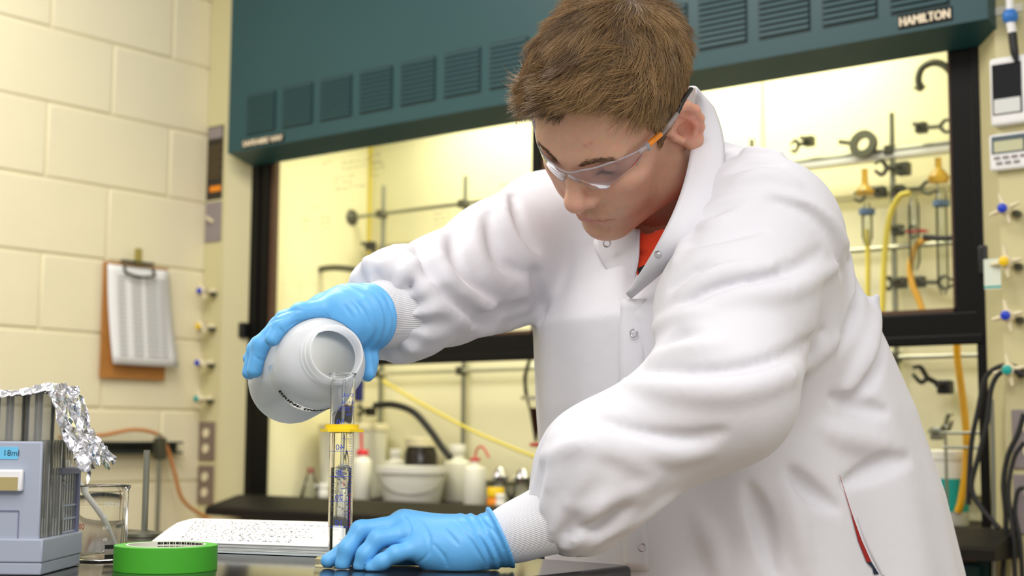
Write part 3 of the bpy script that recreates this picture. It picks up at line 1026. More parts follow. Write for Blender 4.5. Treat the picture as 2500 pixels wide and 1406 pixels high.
def sdf_torso(p):
    z = p[:, 2]
    cx = np.interp(z, LZ, LC[:, 0])
    cy = np.interp(z, LZ, LC[:, 1])
    a = np.interp(z, LZ, LA)
    b = np.interp(z, LZ, LB)
    q = np.stack([p[:, 0] - cx, p[:, 1] - cy], 1)
    u = q @ LF2
    v = q @ FD2
    # drape: long soft vertical folds that grow towards the hem
    th = np.arctan2(v / b, u / a)
    g = np.clip((1.29 - z) / 0.40, 0, 1)
    drape = 0.0045 * g * np.sin(th * 9 + 1.2 + z * 2.5) + 0.003 * g * np.sin(th * 15 + z * 4)
    n = 2.25
    rr = (np.abs(u / a) ** n + np.abs(v / b) ** n) ** (1 / n)
    d = (rr - 1) * np.minimum(a, b) - drape
    return np.maximum(d, np.maximum(z - LZ[-1] - 0.03, 0.60 - z)).astype(f32)

def sleeve(p, pts, rad, seed):
    d = s_chain(p, pts, rad, 0.03)
    return d
SLP = [SL, SL * 0.5 + EL * 0.5 + FD * 0.012, EL, EL * 0.45 + WL * 0.55 + np.array([0, 0, 0.004]), P(1408, 1240, 1.446)]
SLR = [0.083, 0.079, 0.069, 0.060, 0.049]
SRP = [SR, SR * 0.5 + ER * 0.5, ER, ER * 0.45 + WR * 0.55, P(920, 768, 1.575)]
SRR = [0.086, 0.073, 0.062, 0.060, 0.052]
SRC = P(944, 766, 1.588)
SRN = (WR - ER) / np.linalg.norm(WR - ER)
def sdf_coat0(p):
    d = sdf_torso(p)
    d = smin(d, s_cap(p, SL + np.array([0, 0, 0.006]), NB + np.array([0, 0, -0.012]), 0.078, 0.052), 0.05)
    d = smin(d, s_cap(p, SR + np.array([0, 0, 0.0]), NB + np.array([0, 0, -0.012]), 0.080, 0.052), 0.05)
    d = smin(d, s_cap(p, SL, SL - FD * 0.01 + np.array([0, 0, -0.10]), 0.07, 0.07), 0.06)
    d = smin(d, s_chain(p, SLP, SLR, 0.03), 0.022)
    cutR = (p - SRC.astype(f32)) @ SRN.astype(f32)
    d = smin(d, smax(s_chain(p, SRP, SRR, 0.03), cutR, 0.012), 0.022)
    return d

# folds traced on the cloth: (pixels, width m, height m: + ridge, - valley)
FOLDS = [
    # near sleeve
    ([(1640, 702), (1690, 668), (1750, 652), (1820, 640)], 0.007, -1), ([(1660, 752), (1740, 706), (1840, 688), (1930, 660), (2000, 615)], 0.008, -1),
    ([(1668, 720), (1760, 668), (1880, 650)], 0.009, 1), ([(1690, 772), (1800, 728), (1930, 708), (2040, 650)], 0.010, 1),
    ([(1612, 846), (1650, 826), (1702, 812)], 0.009, -1), ([(1600, 800), (1660, 775), (1730, 770)], 0.009, 1),
    ([(1600, 870), (1680, 850), (1760, 842)], 0.008, 1),
    ([(1560, 905), (1660, 915), (1780, 912), (1900, 880), (2010, 810)], 0.008, -1), ([(1530, 935), (1640, 952), (1790, 952), (1920, 915), (2040, 830)], 0.012, 1),
    ([(1470, 1030), (1560, 1062), (1670, 1072), (1760, 1055)], 0.007, -1), ([(1440, 1050), (1540, 1092), (1650, 1108), (1730, 1098)], 0.010, 1),
    ([(1330, 1118), (1420, 1088), (1520, 1110), (1600, 1160)], 0.009, 1), 
    ([(1370, 1330), (1430, 1316), (1540, 1272), (1640, 1210)], 0.008, 1), ([(1385, 1300), (1450, 1280), (1540, 1236)], 0.006, -1),
    ([(1400, 1240), (1470, 1230), (1580, 1180)], 0.007, 1),
    ([(1690, 560), (1760, 545), (1840, 505)], 0.008, 1), ([(1680, 600), (1760, 580), (1860, 560)], 0.006, -1), ([(1650, 640), (1690, 560), (1760, 500), (1850, 480)], 0.008, 1),
    ([(1780, 420), (1830, 400), (1900, 400)], 0.007, -1), ([(1770, 390), (1830, 370), (1910, 375)], 0.007, 1), ([(1800, 445), (1870, 430), (1940, 450)], 0.008, 1),
    # shoulder seam and back
    ([(1872, 470), (1980, 500), (2045, 560), (2075, 660), (2085, 780)], 0.0045, 1), ([(1890, 492), (1975, 522), (2030, 580), (2058, 670)], 0.006, -1),
    ([(2110, 640), (2090, 760), (2050, 850)], 0.010, -1), ([(2140, 720), (2120, 850), (2060, 960)], 0.012, 1), ([(2160, 800), (2140, 900), (2060, 1010)], 0.008, -1),
    # torso below the arm
    ([(2030, 970), (2090, 992), (2160, 1005)], 0.012, -1), ([(2000, 1045), (2070, 1070), (2150, 1082)], 0.016, 1),
    ([(1930, 1150), (1970, 1195), (2040, 1240)], 0.012, -1), ([(1915, 1200), (1940, 1280), (1960, 1390)], 0.014, 1),
    ([(1830, 1190), (1860, 1270), (1890, 1390)], 0.012, -1), ([(1700, 1250), (1740, 1320), (1760, 1400)], 0.012, 1),
    ([(2060, 1180), (2150, 1136), (2220, 1120)], 0.012, -1),
    # chest front panel
    ([(1300, 640), (1318, 720), (1318, 800)], 0.010, -1),
    # far sleeve
    ([(1192, 522), (1200, 580), (1222, 640), (1280, 668)], 0.009, -1), ([(1160, 535), (1160, 600), (1185, 660), (1240, 700)], 0.010, 1),
    ([(1232, 470), (1240, 540), (1275, 610), (1310, 640)], 0.010, 1), ([(1250, 480), (1270, 560), (1308, 610)], 0.007, -1),
    ([(1110, 560), (1110, 620), (1150, 690), (1230, 740)], 0.008, -1), ([(1065, 575), (1070, 640), (1120, 710), (1220, 765)], 0.011, 1),
    ([(1020, 590), (1040, 650), (1100, 730), (1200, 790)], 0.008, -1), ([(960, 605), (1000, 650), (1060, 740), (1150, 800)], 0.010, 1),
    ([(960, 640), (985, 690), (1010, 760), (1020, 820)], 0.007, -1), ([(900, 640), (960, 660), (1000, 720)], 0.008, 1),
    ([(985, 740), (1000, 790), (985, 840)], 0.009, 1), ([(1170, 812), (1240, 790), (1310, 770)], 0.010, 1), ([(1150, 790), (1230, 760), (1310, 735)], 0.008, -1),
]
FS = []
for pxs, wd, sg in FOLDS:
    raw = crv(np.array([(a, b, 0) for a, b in pxs], float), 3)
    w3 = []
    for q in raw:
        d = march(sdf_coat0, q[0], q[1])
        w3.append(P(q[0], q[1], d + (0.20 * wd if sg < 0 else 0.40 * wd)))
    w3 = np.array(w3)
    n_ = len(w3)
    prof_ = wd * np.clip(np.sin(np.linspace(0.22, math.pi - 0.22, n_)) ** 0.7, 0.15, 1)
    FS.append((w3.astype(f32), prof_, sg, w3.mean(0).astype(f32), float(np.linalg.norm(w3 - w3.mean(0), axis=1).max() + 0.05)))
VB = P(1528, 722, 1.60)
_db = march(sdf_coat0, 1528, 735)
VB = P(1528, 725, _db - 0.004)
NKT = HO * 0.75 + NB * 0.25
def s_neck(p):
    neck = s_cap(p, NB + np.array([0, 0, -0.05]), NKT, 0.062, 0.074)
    vee = s_cap(p, P(1605, 510, 1.645), VB, 0.066, 0.010)
    vee2 = s_cap(p, P(1560, 530, 1.60), VB + FD * 0.03, 0.045, 0.012)
    return smin(smin(neck, vee, 0.02), vee2, 0.01)
def gather(p, a, b, r0, seed):
    """small lengthwise pleats where the sleeve is gathered into the knit cuff"""
    ab = (b - a)
    L_ = np.linalg.norm(ab)
    ax = (ab / L_).astype(f32)
    q = p - a.astype(f32)
    t = q @ ax
    Rr = frame_from_z(ax)
    an = np.arctan2(q @ Rr[:, 1].astype(f32), q @ Rr[:, 0].astype(f32))
    w_ = np.clip((t - (L_ - 0.075)) / 0.06, 0, 1) * np.clip((L_ + 0.06 - t) / 0.02, 0, 1)
    return 0.0022 * w_ * (np.sin(an * 13 + seed) + 0.7 * np.sin(an * 7 + 2 * seed + t * 60))
def sdf_coat(p):
    d = sdf_coat0(p)
    for w3, pr_, sg, c, R_ in FS:
        m = (np.abs(p - c).max(1) < R_) & (np.abs(d) < 0.05)
        if not m.any():
            continue
        e = s_chain(p[m], w3, pr_, 0.0)
        if sg > 0:
            d[m] = smin(d[m], e, 0.012)
        else:
            d[m] = smax(d[m], -e, 0.009)
    nl = np.linalg.norm(p - SLP[4].astype(f32), axis=1) < 0.14
    if nl.any():
        d[nl] -= gather(p[nl], SLP[3], SLP[4], 0.05, 1.0)
    nr = np.linalg.norm(p - SRP[4].astype(f32), axis=1) < 0.14
    if nr.any():
        d[nr] -= gather(p[nr], SRP[3], SRP[4], 0.05, 2.3)
    # neck opening and the V below it
    d = smax(d, -s_neck(p), 0.006)
    return d
kV, kF = mesh_sdf(sdf_coat, (-1.50, 0.98, 0.585), (-0.42, 2.06, 1.50), 0.0042)
kV = relax(kV, kF, 2, 0.5)

M['cloth'] = mat('white_coat_cloth', srgb(212, 211, 217), 0.75, sheen=0.15, spec=0.25)
def weave(m, scale, strength, dist=0.0006):
    nt = m.node_tree
    tc = nt.nodes.new('ShaderNodeTexCoord')
    n1 = nt.nodes.new('ShaderNodeTexNoise')
    n1.inputs['Scale'].default_value = scale
    n1.inputs['Detail'].default_value = 6
    nt.links.new(tc.outputs['Object'], n1.inputs['Vector'])
    b = nt.nodes.new('ShaderNodeBump')
    b.inputs['Strength'].default_value = strength
    b.inputs['Distance'].default_value = dist
    nt.links.new(n1.outputs['Fac'], b.inputs['Height'])
    nt.links.new(b.outputs['Normal'], nt.nodes['Principled BSDF'].inputs['Normal'])
weave(M['cloth'], 26, 0.22, 0.005)
coat = mkfast('lab_coat', kV, kF, M['cloth'], man)

# knit cuffs
M['knit'] = mat('white_knit', srgb(222, 222, 226), 0.85, sheen=0.15, spec=0.2)
def knit_cuff(a, b, ra, rb):
    ax = (b - a) / np.linalg.norm(b - a)
    L_ = np.linalg.norm(b - a)
    R_ = frame_from_z(ax)
    nth, nt_ = 440, 16
    t = np.linspace(0, 1, nt_)
    th = np.linspace(0, 2 * math.pi, nth, endpoint=False)
    V, F = [], []
    for tt in t:
        r = ra + (rb - ra) * tt + 0.0008 * math.sin(tt * 9)
        rr = r + 0.00055 * np.where(np.arange(nth) % 4 < 2, 1, -1)
        V.append(a + ax * L_ * tt + (rr * np.cos(th))[:, None] * R_[:, 0] + (rr * np.sin(th))[:, None] * R_[:, 1])
    V = np.concatenate(V)
    i, k = np.meshgrid(np.arange(nt_ - 1), np.arange(nth), indexing='ij')
    k2 = (k + 1) % nth
    F = np.stack([i * nth + k, i * nth + k2, (i + 1) * nth + k2, (i + 1) * nth + k], -1).reshape(-1, 4)
    return mkfast('knit_cuff', V, F, M['knit'], coat)
knit_cuff(P(1216, 1316, 1.4375), P(1410, 1240, 1.448), 0.0262, 0.042)
knit_cuff(P(886, 774, 1.557), P(975, 759, 1.610), 0.0290, 0.0455)
# ---------------------------------------------------------------- orange T-shirt in the neck opening
def sdf_shirt(p):
    d = sdf_coat0(p) + 0.020
    d = smin(d, s_cap(p, NB + np.array([0, 0, -0.045]) + FD * 0.012, CH + FD * 0.06, 0.070, 0.065), 0.03)
    d = np.maximum(d, sdf_coat0(p) + 0.012 - np.clip((p[:, 2] - 1.265) * 1.6, 0, 0.2))
    nk = s_cap(p, NB + np.array([0, 0, -0.06]), NKT, 0.056, 0.062)
    d = smax(d, -smin(nk, s_cap(p, P(1600, 440, 1.62), P(1640, 360, 1.64), 0.045), 0.02), 0.003)
    return np.maximum(d, p[:, 2] - 1.375)
tV, tF = mesh_sdf(sdf_shirt, (-1.10, 1.20, 1.10), (-0.68, 1.68, 1.42), 0.0035)
M['orange_shirt'] = mat('orange_jersey', srgb(226, 62, 18), 0.8, sheen=0.3)
shirt = mkfast('t_shirt', tV, tF, M['orange_shirt'], man)
# dark print on the shirt front, at the bottom of the V
_d = march(sdf_shirt, 1566, 664)
pq = [P(x, y, march(sdf_shirt, x, y) - 0.0012) for x, y in ((1557, 655), (1574, 646), (1582, 652), (1560, 682))]
mk('shirt_print', pq, [(0, 1, 2, 3)], M['darkink'], shirt)

# ---------------------------------------------------------------- collar, placket and snaps
def patch(name, rows, m, parent, thick=0.0022, sub=2):
    """smooth cloth patch through rows of world points"""
    rows = np.array(rows, float)
    n, k = rows.shape[:2]
    F = [(i * k + j, i * k + j + 1, (i + 1) * k + j + 1, (i + 1) * k + j) for i in range(n - 1) for j in range(k - 1)]
    o = mk(name, rows.reshape(-1, 3), F, m, parent, smooth=True)
    md = o.modifiers.new('smooth', 'SUBSURF')
    md.levels = md.render_levels = sub
    md.boundary_smooth = 'PRESERVE_CORNERS'
    so = o.modifiers.new('thick', 'SOLIDIFY')
    so.thickness = thick
    so.offset = 0
    return o
inn = [(1700, 214, 1.724), (1697, 280, 1.693), (1690, 350, 1.678), (1676, 430, 1.668), (1650, 510, 1.661), (1612, 585, 1.653), (1572, 655, 1.653), (1530, 716, 1.657)]
mid = [(1716, 232, 1.712), (1728, 290, 1.678), (1730, 360, 1.658), (1716, 445, 1.649), (1688, 520, 1.641), (1644, 592, 1.637), (1592, 664, 1.643), (1534, 722, 1.651)]
out = [(1742, 262, 1.724), (1764, 318, 1.689), (1772, 385, 1.669), (1758, 470, 1.657), (1726, 545, 1.641), (1668, 612, 1.635), (1632, 652, 1.635), (1540, 728, 1.647)]
c_out = np.array([march(sdf_coat0, x, y) - 0.007 for x, y, d in out])
c_mid = np.array([march(sdf_coat0, x, y) - 0.020 for x, y, d in mid])
c_out = np.minimum(c_out, np.interp(np.arange(8), [0, 2, 7], [1.72, 1.66, 1.70]))
for _ in range(3):
    c_out[1:-1] = 0.5 * c_out[1:-1] + 0.25 * (c_out[:-2] + c_out[2:])
c_mid = np.minimum(c_mid, c_out - 0.006)
c_mid = np.maximum(c_mid, c_out - 0.016)
c_inn = c_mid + 0.010
patch('collar', [[P(q[0], q[1], d) for q, d in zip(r, dd)] for r, dd in ((inn, c_inn), (mid, c_mid), (out, c_out))], M['cloth'], coat)
# far-side lapel, its corner turned out
lap = []
for row in (((1500, 556), (1530, 556), (1562, 560)), ((1434, 583), (1500, 590), (1560, 600)), ((1470, 642), (1515, 645), (1561, 645)), ((1517, 716), (1528, 718), (1540, 706))):
    lap.append([P(x, y, np.clip(march(sdf_coat0, x, y) - 0.006, 1.655, 1.76)) for x, y in row])
patch('collar', lap, M['cloth'], coat)
# back of the collar, behind the neck
bk = [[P(1700, 214, 1.712), P(1690, 208, 1.76), P(1640, 225, 1.80), P(1560, 280, 1.80)],
      [P(1716, 232, 1.700), P(1712, 225, 1.77), P(1650, 245, 1.815), P(1550, 300, 1.815)],
      [P(1742, 262, 1.706), P(1730, 265, 1.78), P(1660, 290, 1.83), P(1540, 340, 1.825)]]
patch('collar', bk, M['cloth'], coat)
M['chrome'] = mat('snap_metal', srgb(190, 190, 196), 0.25, 0.9)
M['cloth_dark'] = M['cloth']
def snap(px, py, d=None, r=0.0042, parent=None):
    d = d or march(sdf_coat, px, py)
    c = P(px, py, d)
    e = 0.002
    pts = np.array([P(px + 6, py, march(sdf_coat, px + 6, py)), P(px, py + 6, march(sdf_coat, px, py + 6))])
    n = np.cross(pts[1] - c, pts[0] - c)
    n /= np.linalg.norm(n) + 1e-12
    if n @ (CAM - c) < 0:
        n = -n
    vd = (CAM - c) / np.linalg.norm(CAM - c)
    n = n * 0.6 + vd * 0.4
    tor = [(r + 0.0009 * math.cos(a), 0.0009 * math.sin(a) + 0.0008) for a in np.linspace(0, 2 * math.pi, 8, endpoint=False)]
    lathe('snap_button', tor, M['chrome'], coat, 24, c + n * 0.0012, frame_from_z(n), closed=True)
def snap_at(px, py, d, n):
    r = 0.0042
    tor = [(r + 0.0009 * math.cos(a), 0.0009 * math.sin(a) + 0.0008) for a in np.linspace(0, 2 * math.pi, 8, endpoint=False)]
    lathe('snap_button', tor, M['chrome'], coat, 24, P(px, py, d), frame_from_z(n), closed=True)
snap_at(1482, 594, float((lap[1][1] - CAM) @ _fw) - 0.008, -_fw * 0.9 - _rt * 0.3)
lathe('snap_button', [(0.0, 0.004), (0.0025, 0.0038), (0.004, 0.002), (0.0045, 0.0)], M['chrome'], coat, 16, P(1607, 622, float(c_mid[5]) - 0.002), frame_from_z(-_fw - _rt * 0.8))
def sdf_front(p):
    d = sdf_torso(p)
    d = smin(d, s_cap(p, SL + np.array([0, 0, 0.006]), NB + np.array([0, 0, -0.012]), 0.078, 0.052), 0.05)
    d = smin(d, s_cap(p, SR, NB + np.array([0, 0, -0.012]), 0.080, 0.052), 0.05)
    return d
# placket: overlapping front edge
rows = [[], [], []]
for y in np.linspace(730, 1392, 16):
    xe = np.interp(y, [730, 830, 1000, 1200, 1400], [1517, 1512, 1512, 1518, 1524])
    for k, dx in enumerate((0, 30, 62)):
        x = xe + dx
        d = march(sdf_front, x, y)
        rows[k].append(P(x, y, d - (0.0060, 0.0055, -0.001)[k]))
rows = [np.array(r) for r in rows]
for _ in range(4):
    for r in rows:
        r[1:-1] = 0.5 * r[1:-1] + 0.25 * (r[:-2] + r[2:])
patch('placket', rows, M['cloth'], coat, 0.002, 1)
for px_, py_ in ((1548, 813), (1568, 1336)):
    snap_at(px_, py_, march(sdf_front, px_, py_) - 0.0078, -_fw * 0.8 - _rt * 0.4)
# side pocket slit of the coat with the red and navy clothes showing through
rows = []
for x, y, w_ in ((2050, 1160, 1), (2078, 1250, 2), (2100, 1320, 9), (2122, 1372, 12), (2140, 1402, 13)):
    rows.append((x, y, w_))
sv = []
for x, y, w_ in rows:
    for s_ in (-1, 1):
        px_ = x + s_ * w_ * 0.5
        sv.append(P(px_, y, march(sdf_coat, px_, y) - 0.0022))
o = mk('side_slit', sv, [(2 * i, 2 * i + 1, 2 * i + 3, 2 * i + 2) for i in range(2)] + [(4, 5, 7, 6)], mat('dark_red_cloth', srgb(150, 24, 24), 0.8), coat)
mk('side_slit', [sv[6], sv[7], sv[9], sv[8]], [(0, 1, 3, 2)], mat('navy_cloth', srgb(24, 36, 58), 0.8), coat)
seam = [P(x + 6, y, march(sdf_coat, x + 6, y) - 0.001) for x, y in ((2088, 1262), (2103, 1305), (2120, 1345), (2150, 1402))]
tube('slit_welt', seam, [0.0008, 0.0022, 0.0024, 0.0024], M['cloth'], coat, sub=4)

# ---------------------------------------------------------------- safety glasses
M['lens'] = thin_glass('polycarbonate_lens', (0.95, 0.93, 0.95, 1), refl=0.016, rough=0.05, haze=0.055, hazecol=(0.9, 0.86, 0.92, 1))
M['clearplastic'] = thin_glass('clear_plastic', (0.93, 0.93, 0.95, 1), refl=0.06, rough=0.08, haze=0.22, hazecol=(0.92, 0.90, 0.94, 1))
gl = thing('safety_glasses', HO, None, None)
gl.parent = man
gl.location = HO - np.array(ORG[man.name])
ORG[gl.name] = HO.copy()
gx = np.linspace(-0.0705, 0.0705, 71)
def gy(x): return 0.1075 - 0.049 * (np.abs(x) / 0.0705) ** 2.2
def gzt(x): return np.interp(np.abs(x), [0, 0.008, 0.02, 0.045, 0.0705], [0.0330, 0.0345, 0.0390, 0.0400, 0.0365])
def gzb(x): return np.interp(np.abs(x), [0, 0.007, 0.012, 0.022, 0.038, 0.055, 0.064, 0.0705], [0.0265, 0.0240, 0.0140, 0.0030, -0.0020, 0.0040, 0.0130, 0.0245])
ks = 9
V = []
for off in (0.0, -0.0018):
    for x in gx:
        for v in np.linspace(0, 1, ks):
            z = gzb(x) + (gzt(x) - gzb(x)) * v
            nx = np.array([x / 0.07, 0.9])
            nx /= np.linalg.norm(nx)
            bul = 0.003 * math.sin(math.pi * v) - 0.004 * (1 - v)
            V.append((x + nx[0] * (off + bul), gy(x) + nx[1] * (off + bul), z))
n = len(gx)
F = []
for L0 in (0, n * ks):
    for i in range(n - 1):
        for j in range(ks - 1):
            q = (L0 + i * ks + j, L0 + (i + 1) * ks + j, L0 + (i + 1) * ks + j + 1, L0 + i * ks + j + 1)
            F.append(q if L0 == 0 else q[::-1])
bd = [i * ks for i in range(n)] + [(n - 1) * ks + j for j in range(1, ks)] + [i * ks + ks - 1 for i in range(n - 2, -1, -1)] + [j for j in range(ks - 2, 0, -1)]
for i in range(len(bd)):
    a, b = bd[i], bd[(i + 1) % len(bd)]
    F.append((b, a, a + n * ks, b + n * ks))
V = np.array(V)
mk('lens', h2w(V), F, M['lens'], gl, smooth=True, autosmooth=50)
tube('top_rim', h2w(V[[i * ks + ks - 1 for i in range(n)]]), 0.0010, M['clearplastic'], gl, 8)
tube('lower_rim', h2w(V[[i * ks for i in range(n)]]), 0.0007, M['clearplastic'], gl, 8)
mk('bridge', *merge([(h2w(g_tube(crv([(s * 0.011, 0.104, 0.016), (s * 0.007, 0.108, 0.025), (s * 0.002, 0.110, 0.031)], 5), [0.0016, 0.0022, 0.0018], 8)[0]), g_tube(crv([(s * 0.011, 0.104, 0.016), (s * 0.007, 0.108, 0.025), (s * 0.002, 0.110, 0.031)], 5), [0.0016, 0.0022, 0.0018], 8)[1]) for s in (-1, 1)]), M['clearplastic'], gl, smooth=True)
for s in (-1, 1):
    hing = [(s * 0.0690, 0.0600, 0.0345), (s * 0.0735, 0.0540, 0.0355), (s * 0.0755, 0.0490, 0.0360)]
    tube('hinge', h2w(crv(hing, 5)), [0.0036, 0.0030, 0.0040, 0.0030], M['clearplastic'], gl, 10)
    tube('hinge_pin', h2w([(s * 0.0765, 0.0515, 0.0405), (s * 0.0765, 0.0515, 0.0310)]), 0.0022, M['clearplastic'], gl, 8)
    tp = crv([(s * 0.0755, 0.0490, 0.0360), (s * 0.0825, 0.0260, 0.0355), (s * 0.0865, 0.0020, 0.0370), (s * 0.0860, -0.0180, 0.0390), (s * 0.0830, -0.0420, 0.0330)], 10)
    tube('orange_sleeve', h2w(tp[:9]), 0.0034, M['orange'], gl, 10)
    tube('grey_temple', h2w(tp[8:22]), [0.0031, 0.0029], mat('grey_clear_temple', srgb(150, 140, 138), 0.25), gl, 10)
    tube('black_temple_tip', h2w(tp[21:]), [0.0027, 0.0022], M['blackplastic'], gl, 10)
# lashes of the lowered eyes
lv = []
for s in (-1, 1):
    for i in range(26):
        t = i / 25
        c = np.array([s * (0.0215 + 0.024 * t), 0.085 - 0.010 * t * t, 0.0150 + 0.0012 * math.sin(math.pi * t)])
        for _ in range(4):
            c = c + np.array([0, -float(sdf_head(c[None].astype(f32))[0]), 0])
        d_ = np.array([s * (t - 0.35) * 0.8, 1.0, -0.35])
        d_ /= np.linalg.norm(d_)
        lv.append(g_tube(np.array([c, c + d_ * 0.002, c + d_ * 0.004 + [0, 0, 0.0005]]), [0.0003, 0.0002, 0.0001], 3, False))
mk('eyelashes', *(lambda vf: (h2w(vf[0]), vf[1]))(merge(lv)), mat('lash', srgb(46, 32, 24), 0.6), body)['kind'] = 'stuff'

# ---------------------------------------------------------------- bottle frame (needed for the pouring hand)
BA = 0.44 * _rt + 0.25 * _up - 0.866 * _fw
BA /= np.linalg.norm(BA)
BM = P(822, 860, 1.488)
BE1 = _up - BA * (_up @ BA)
BE1 /= np.linalg.norm(BE1)
BE2 = np.cross(BE1, BA)
if BE2 @ _rt < 0:
    BE2 = -BE2
BR = 0.0478
def bp(s, phi, rho):
    t = math.radians(phi)
    return BM - BA * s + rho * (math.cos(t) * BE1 - math.sin(t) * BE2)
BPROF = [(0.0, 0.170), (0.030, 0.170), (0.0425, 0.1685), (0.0470, 0.164), (BR, 0.158), (BR, 0.050), (0.0465, 0.040), (0.0425, 0.031), (0.0365, 0.0245), (0.0335, 0.022), (0.0330, 0.0185), (0.0312, 0.018), (0.0306, 0.012), (0.0318, 0.0115), (0.0318, 0.009), (0.0304, 0.0085), (0.0300, 0.002), (0.0292, 0.0)]
def sdf_bottle(p):
    q = p - BM.astype(f32)
    s = -(q @ BA.astype(f32))
    r = np.sqrt(np.maximum((q * q).sum(1) - s * s, 0))
    rr = np.interp(s, [-0.001, 0.0, 0.018, 0.0245, 0.031, 0.040, 0.050, 0.158, 0.170, 0.171], [0.0, 0.03, 0.033, 0.0365, 0.0425, 0.0465, BR, BR, 0.0425, 0.0])
    return (r - rr).astype(f32)

# ---------------------------------------------------------------- gloves
M['nitrile'] = mat('blue_nitrile', srgb(98, 174, 232), 0.42, sss=0.0, spec=0.5, bump=0.25, bscale=55)
def glove(name, wr, ring_c, ring_r, ring_n, palm, fingers, bounds, extra=None, creases=()):
    cuts = []
    """wr: [(point, radius)...] from cuff to the heel of the hand; palm: capsules; fingers: chains"""
    def fn(p):
        d = s_chain(p, [q for q, _ in wr], [r for _, r in wr], 0.012)
        for a, b, ra, rb in palm:
            d = smin(d, s_cap(p, a, b, ra, rb), 0.016)
        fg = None
        for pts, rad_ in fingers:
            e = s_chain(p, pts, rad_, 0.005)
            fg = e if fg is None else np.minimum(fg, e)
        d = smin(d, fg, 0.006)
        # rolled cuff
        q = p - ring_c.astype(f32)
        n_ = (ring_n / np.linalg.norm(ring_n)).astype(f32)
        h = q @ n_
        r = np.sqrt(np.maximum((q * q).sum(1) - h * h, 0))
        d = smin(d, np.sqrt((r - ring_r) ** 2 + h * h) - 0.0022, 0.004)
        wrk = np.clip(1 - (np.abs(h + 0.016) / 0.02), 0, 1)
        ang_ = (q @ np.array([0.3, 0.5, 0.8], f32)) * 60
        d = d - 0.0011 * wrk * np.sin(h * 620 + np.sin(ang_) * 1.1)
        d = np.maximum(d, h - 0.0016)
        for pts, wd in cuts:
            m = np.abs(p - pts.mean(0)).max(1) < 0.06
            if m.any():
                d[m] = smax(d[m], -s_chain(p[m], pts, wd, 0.0), 0.0022)
        if extra is not None:
            d = extra(p, d)
        return d
    traced = []
    for line in creases:
        raw = crv(np.array([(a, b, 0) for a, b in line], float), 4)
        w3 = np.array([P(q[0], q[1], march(fn, q[0], q[1], 1.30, 1.75)) for q in raw], f32)
        traced.append((w3, 0.0011 * np.clip(np.sin(np.linspace(0.15, math.pi - 0.15, len(w3))), 0.2, 1)))
    cuts.extend(traced)
    V, F = mesh_sdf(fn, bounds[0], bounds[1], 0.0014)
    V = relax(V, F, 1, 0.3)
    return mkfast(name, V, F, M['nitrile'], man), fn

ZT = 0.919                                          # bench top height
heel = P(1125, 1333, 1.434)
L_MI, L_MM, L_MR, L_MP = P(985, 1278, 1.462), P(990, 1282, 1.448), P(1004, 1303, 1.434), P(1024, 1338, 1.422)
Lfing = [
    ([L_MI, P(890, 1306, 1.458), P(838, 1348, 1.446), P(801, 1369, 1.440)], [0.0115, 0.0090, 0.0086, 0.0076]),
    ([L_MM, P(880, 1294, 1.440), P(848, 1340, 1.431), P(837, 1377, 1.428)], [0.0118, 0.0094, 0.0088, 0.0080]),
    ([L_MR, P(922, 1316, 1.425), P(892, 1354, 1.420), P(881, 1381, 1.419)], [0.0112, 0.0092, 0.0086, 0.0078]),
    ([L_MP, P(966, 1352, 1.411), P(932, 1372, 1.409), P(908, 1387, 1.409)], [0.0100, 0.0082, 0.0076, 0.0068]),
    ([P(1080, 1335, 1.462), P(985, 1358, 1.478), P(905, 1370, 1.474), P(868, 1372, 1.468)], [0.015, 0.0118, 0.0102, 0.0085]),
]
Lpalm = [(heel, L_MI, 0.0230, 0.0130), (heel, L_MM, 0.0235, 0.0130), (heel, L_MR, 0.0235, 0.0120), (heel, L_MP, 0.0220, 0.0105),
         (P(1110, 1355, 1.428), P(1060, 1352, 1.426), 0.0185, 0.016)]
Lcrease = [[(985, 1256), (1001, 1285), (996, 1308), (972, 1318)], [(1026, 1270), (1048, 1310), (1046, 1350), (1022, 1374)], [(1100, 1275), (1140, 1310), (1175, 1360), (1186, 1385)],
           [(1128, 1276), (1172, 1318), (1204, 1372)], [(1156, 1276), (1196, 1318), (1222, 1366)], [(1060, 1330), (1085, 1360), (1092, 1382)], [(1175, 1272), (1208, 1300), (1228, 1340)], [(1085, 1290), (1120, 1330)]]
lcc = P(1222, 1312, 1.4385)
lcn = P(1300, 1277, 1.4435) - P(1200, 1322, 1.436)
def mkcut(pts, dd, wd):
    return (np.array([P(x, y, d) for x, y, d in pts], f32), wd)
def floor_clip(p, d):
    return np.maximum(d, (ZT + 0.0006) - p[:, 2])
gloveL, fnL = glove('nitrile_glove', [(lcc, 0.0305), (P(1180, 1328, 1.4365), 0.0245), (heel, 0.0242)], lcc, 0.0312, lcn, Lpalm, Lfing,
                    (np.array([-1.13, 0.98, 0.912]), np.array([-0.86, 1.20, 1.02])), floor_clip, Lcrease)
R_MI, R_MM, R_MR, R_MP = bp(0.046, -20, BR + 0.0150), bp(0.068, -12, BR + 0.0160), bp(0.090, -10, BR + 0.0155), bp(0.110, -10, BR + 0.0140)
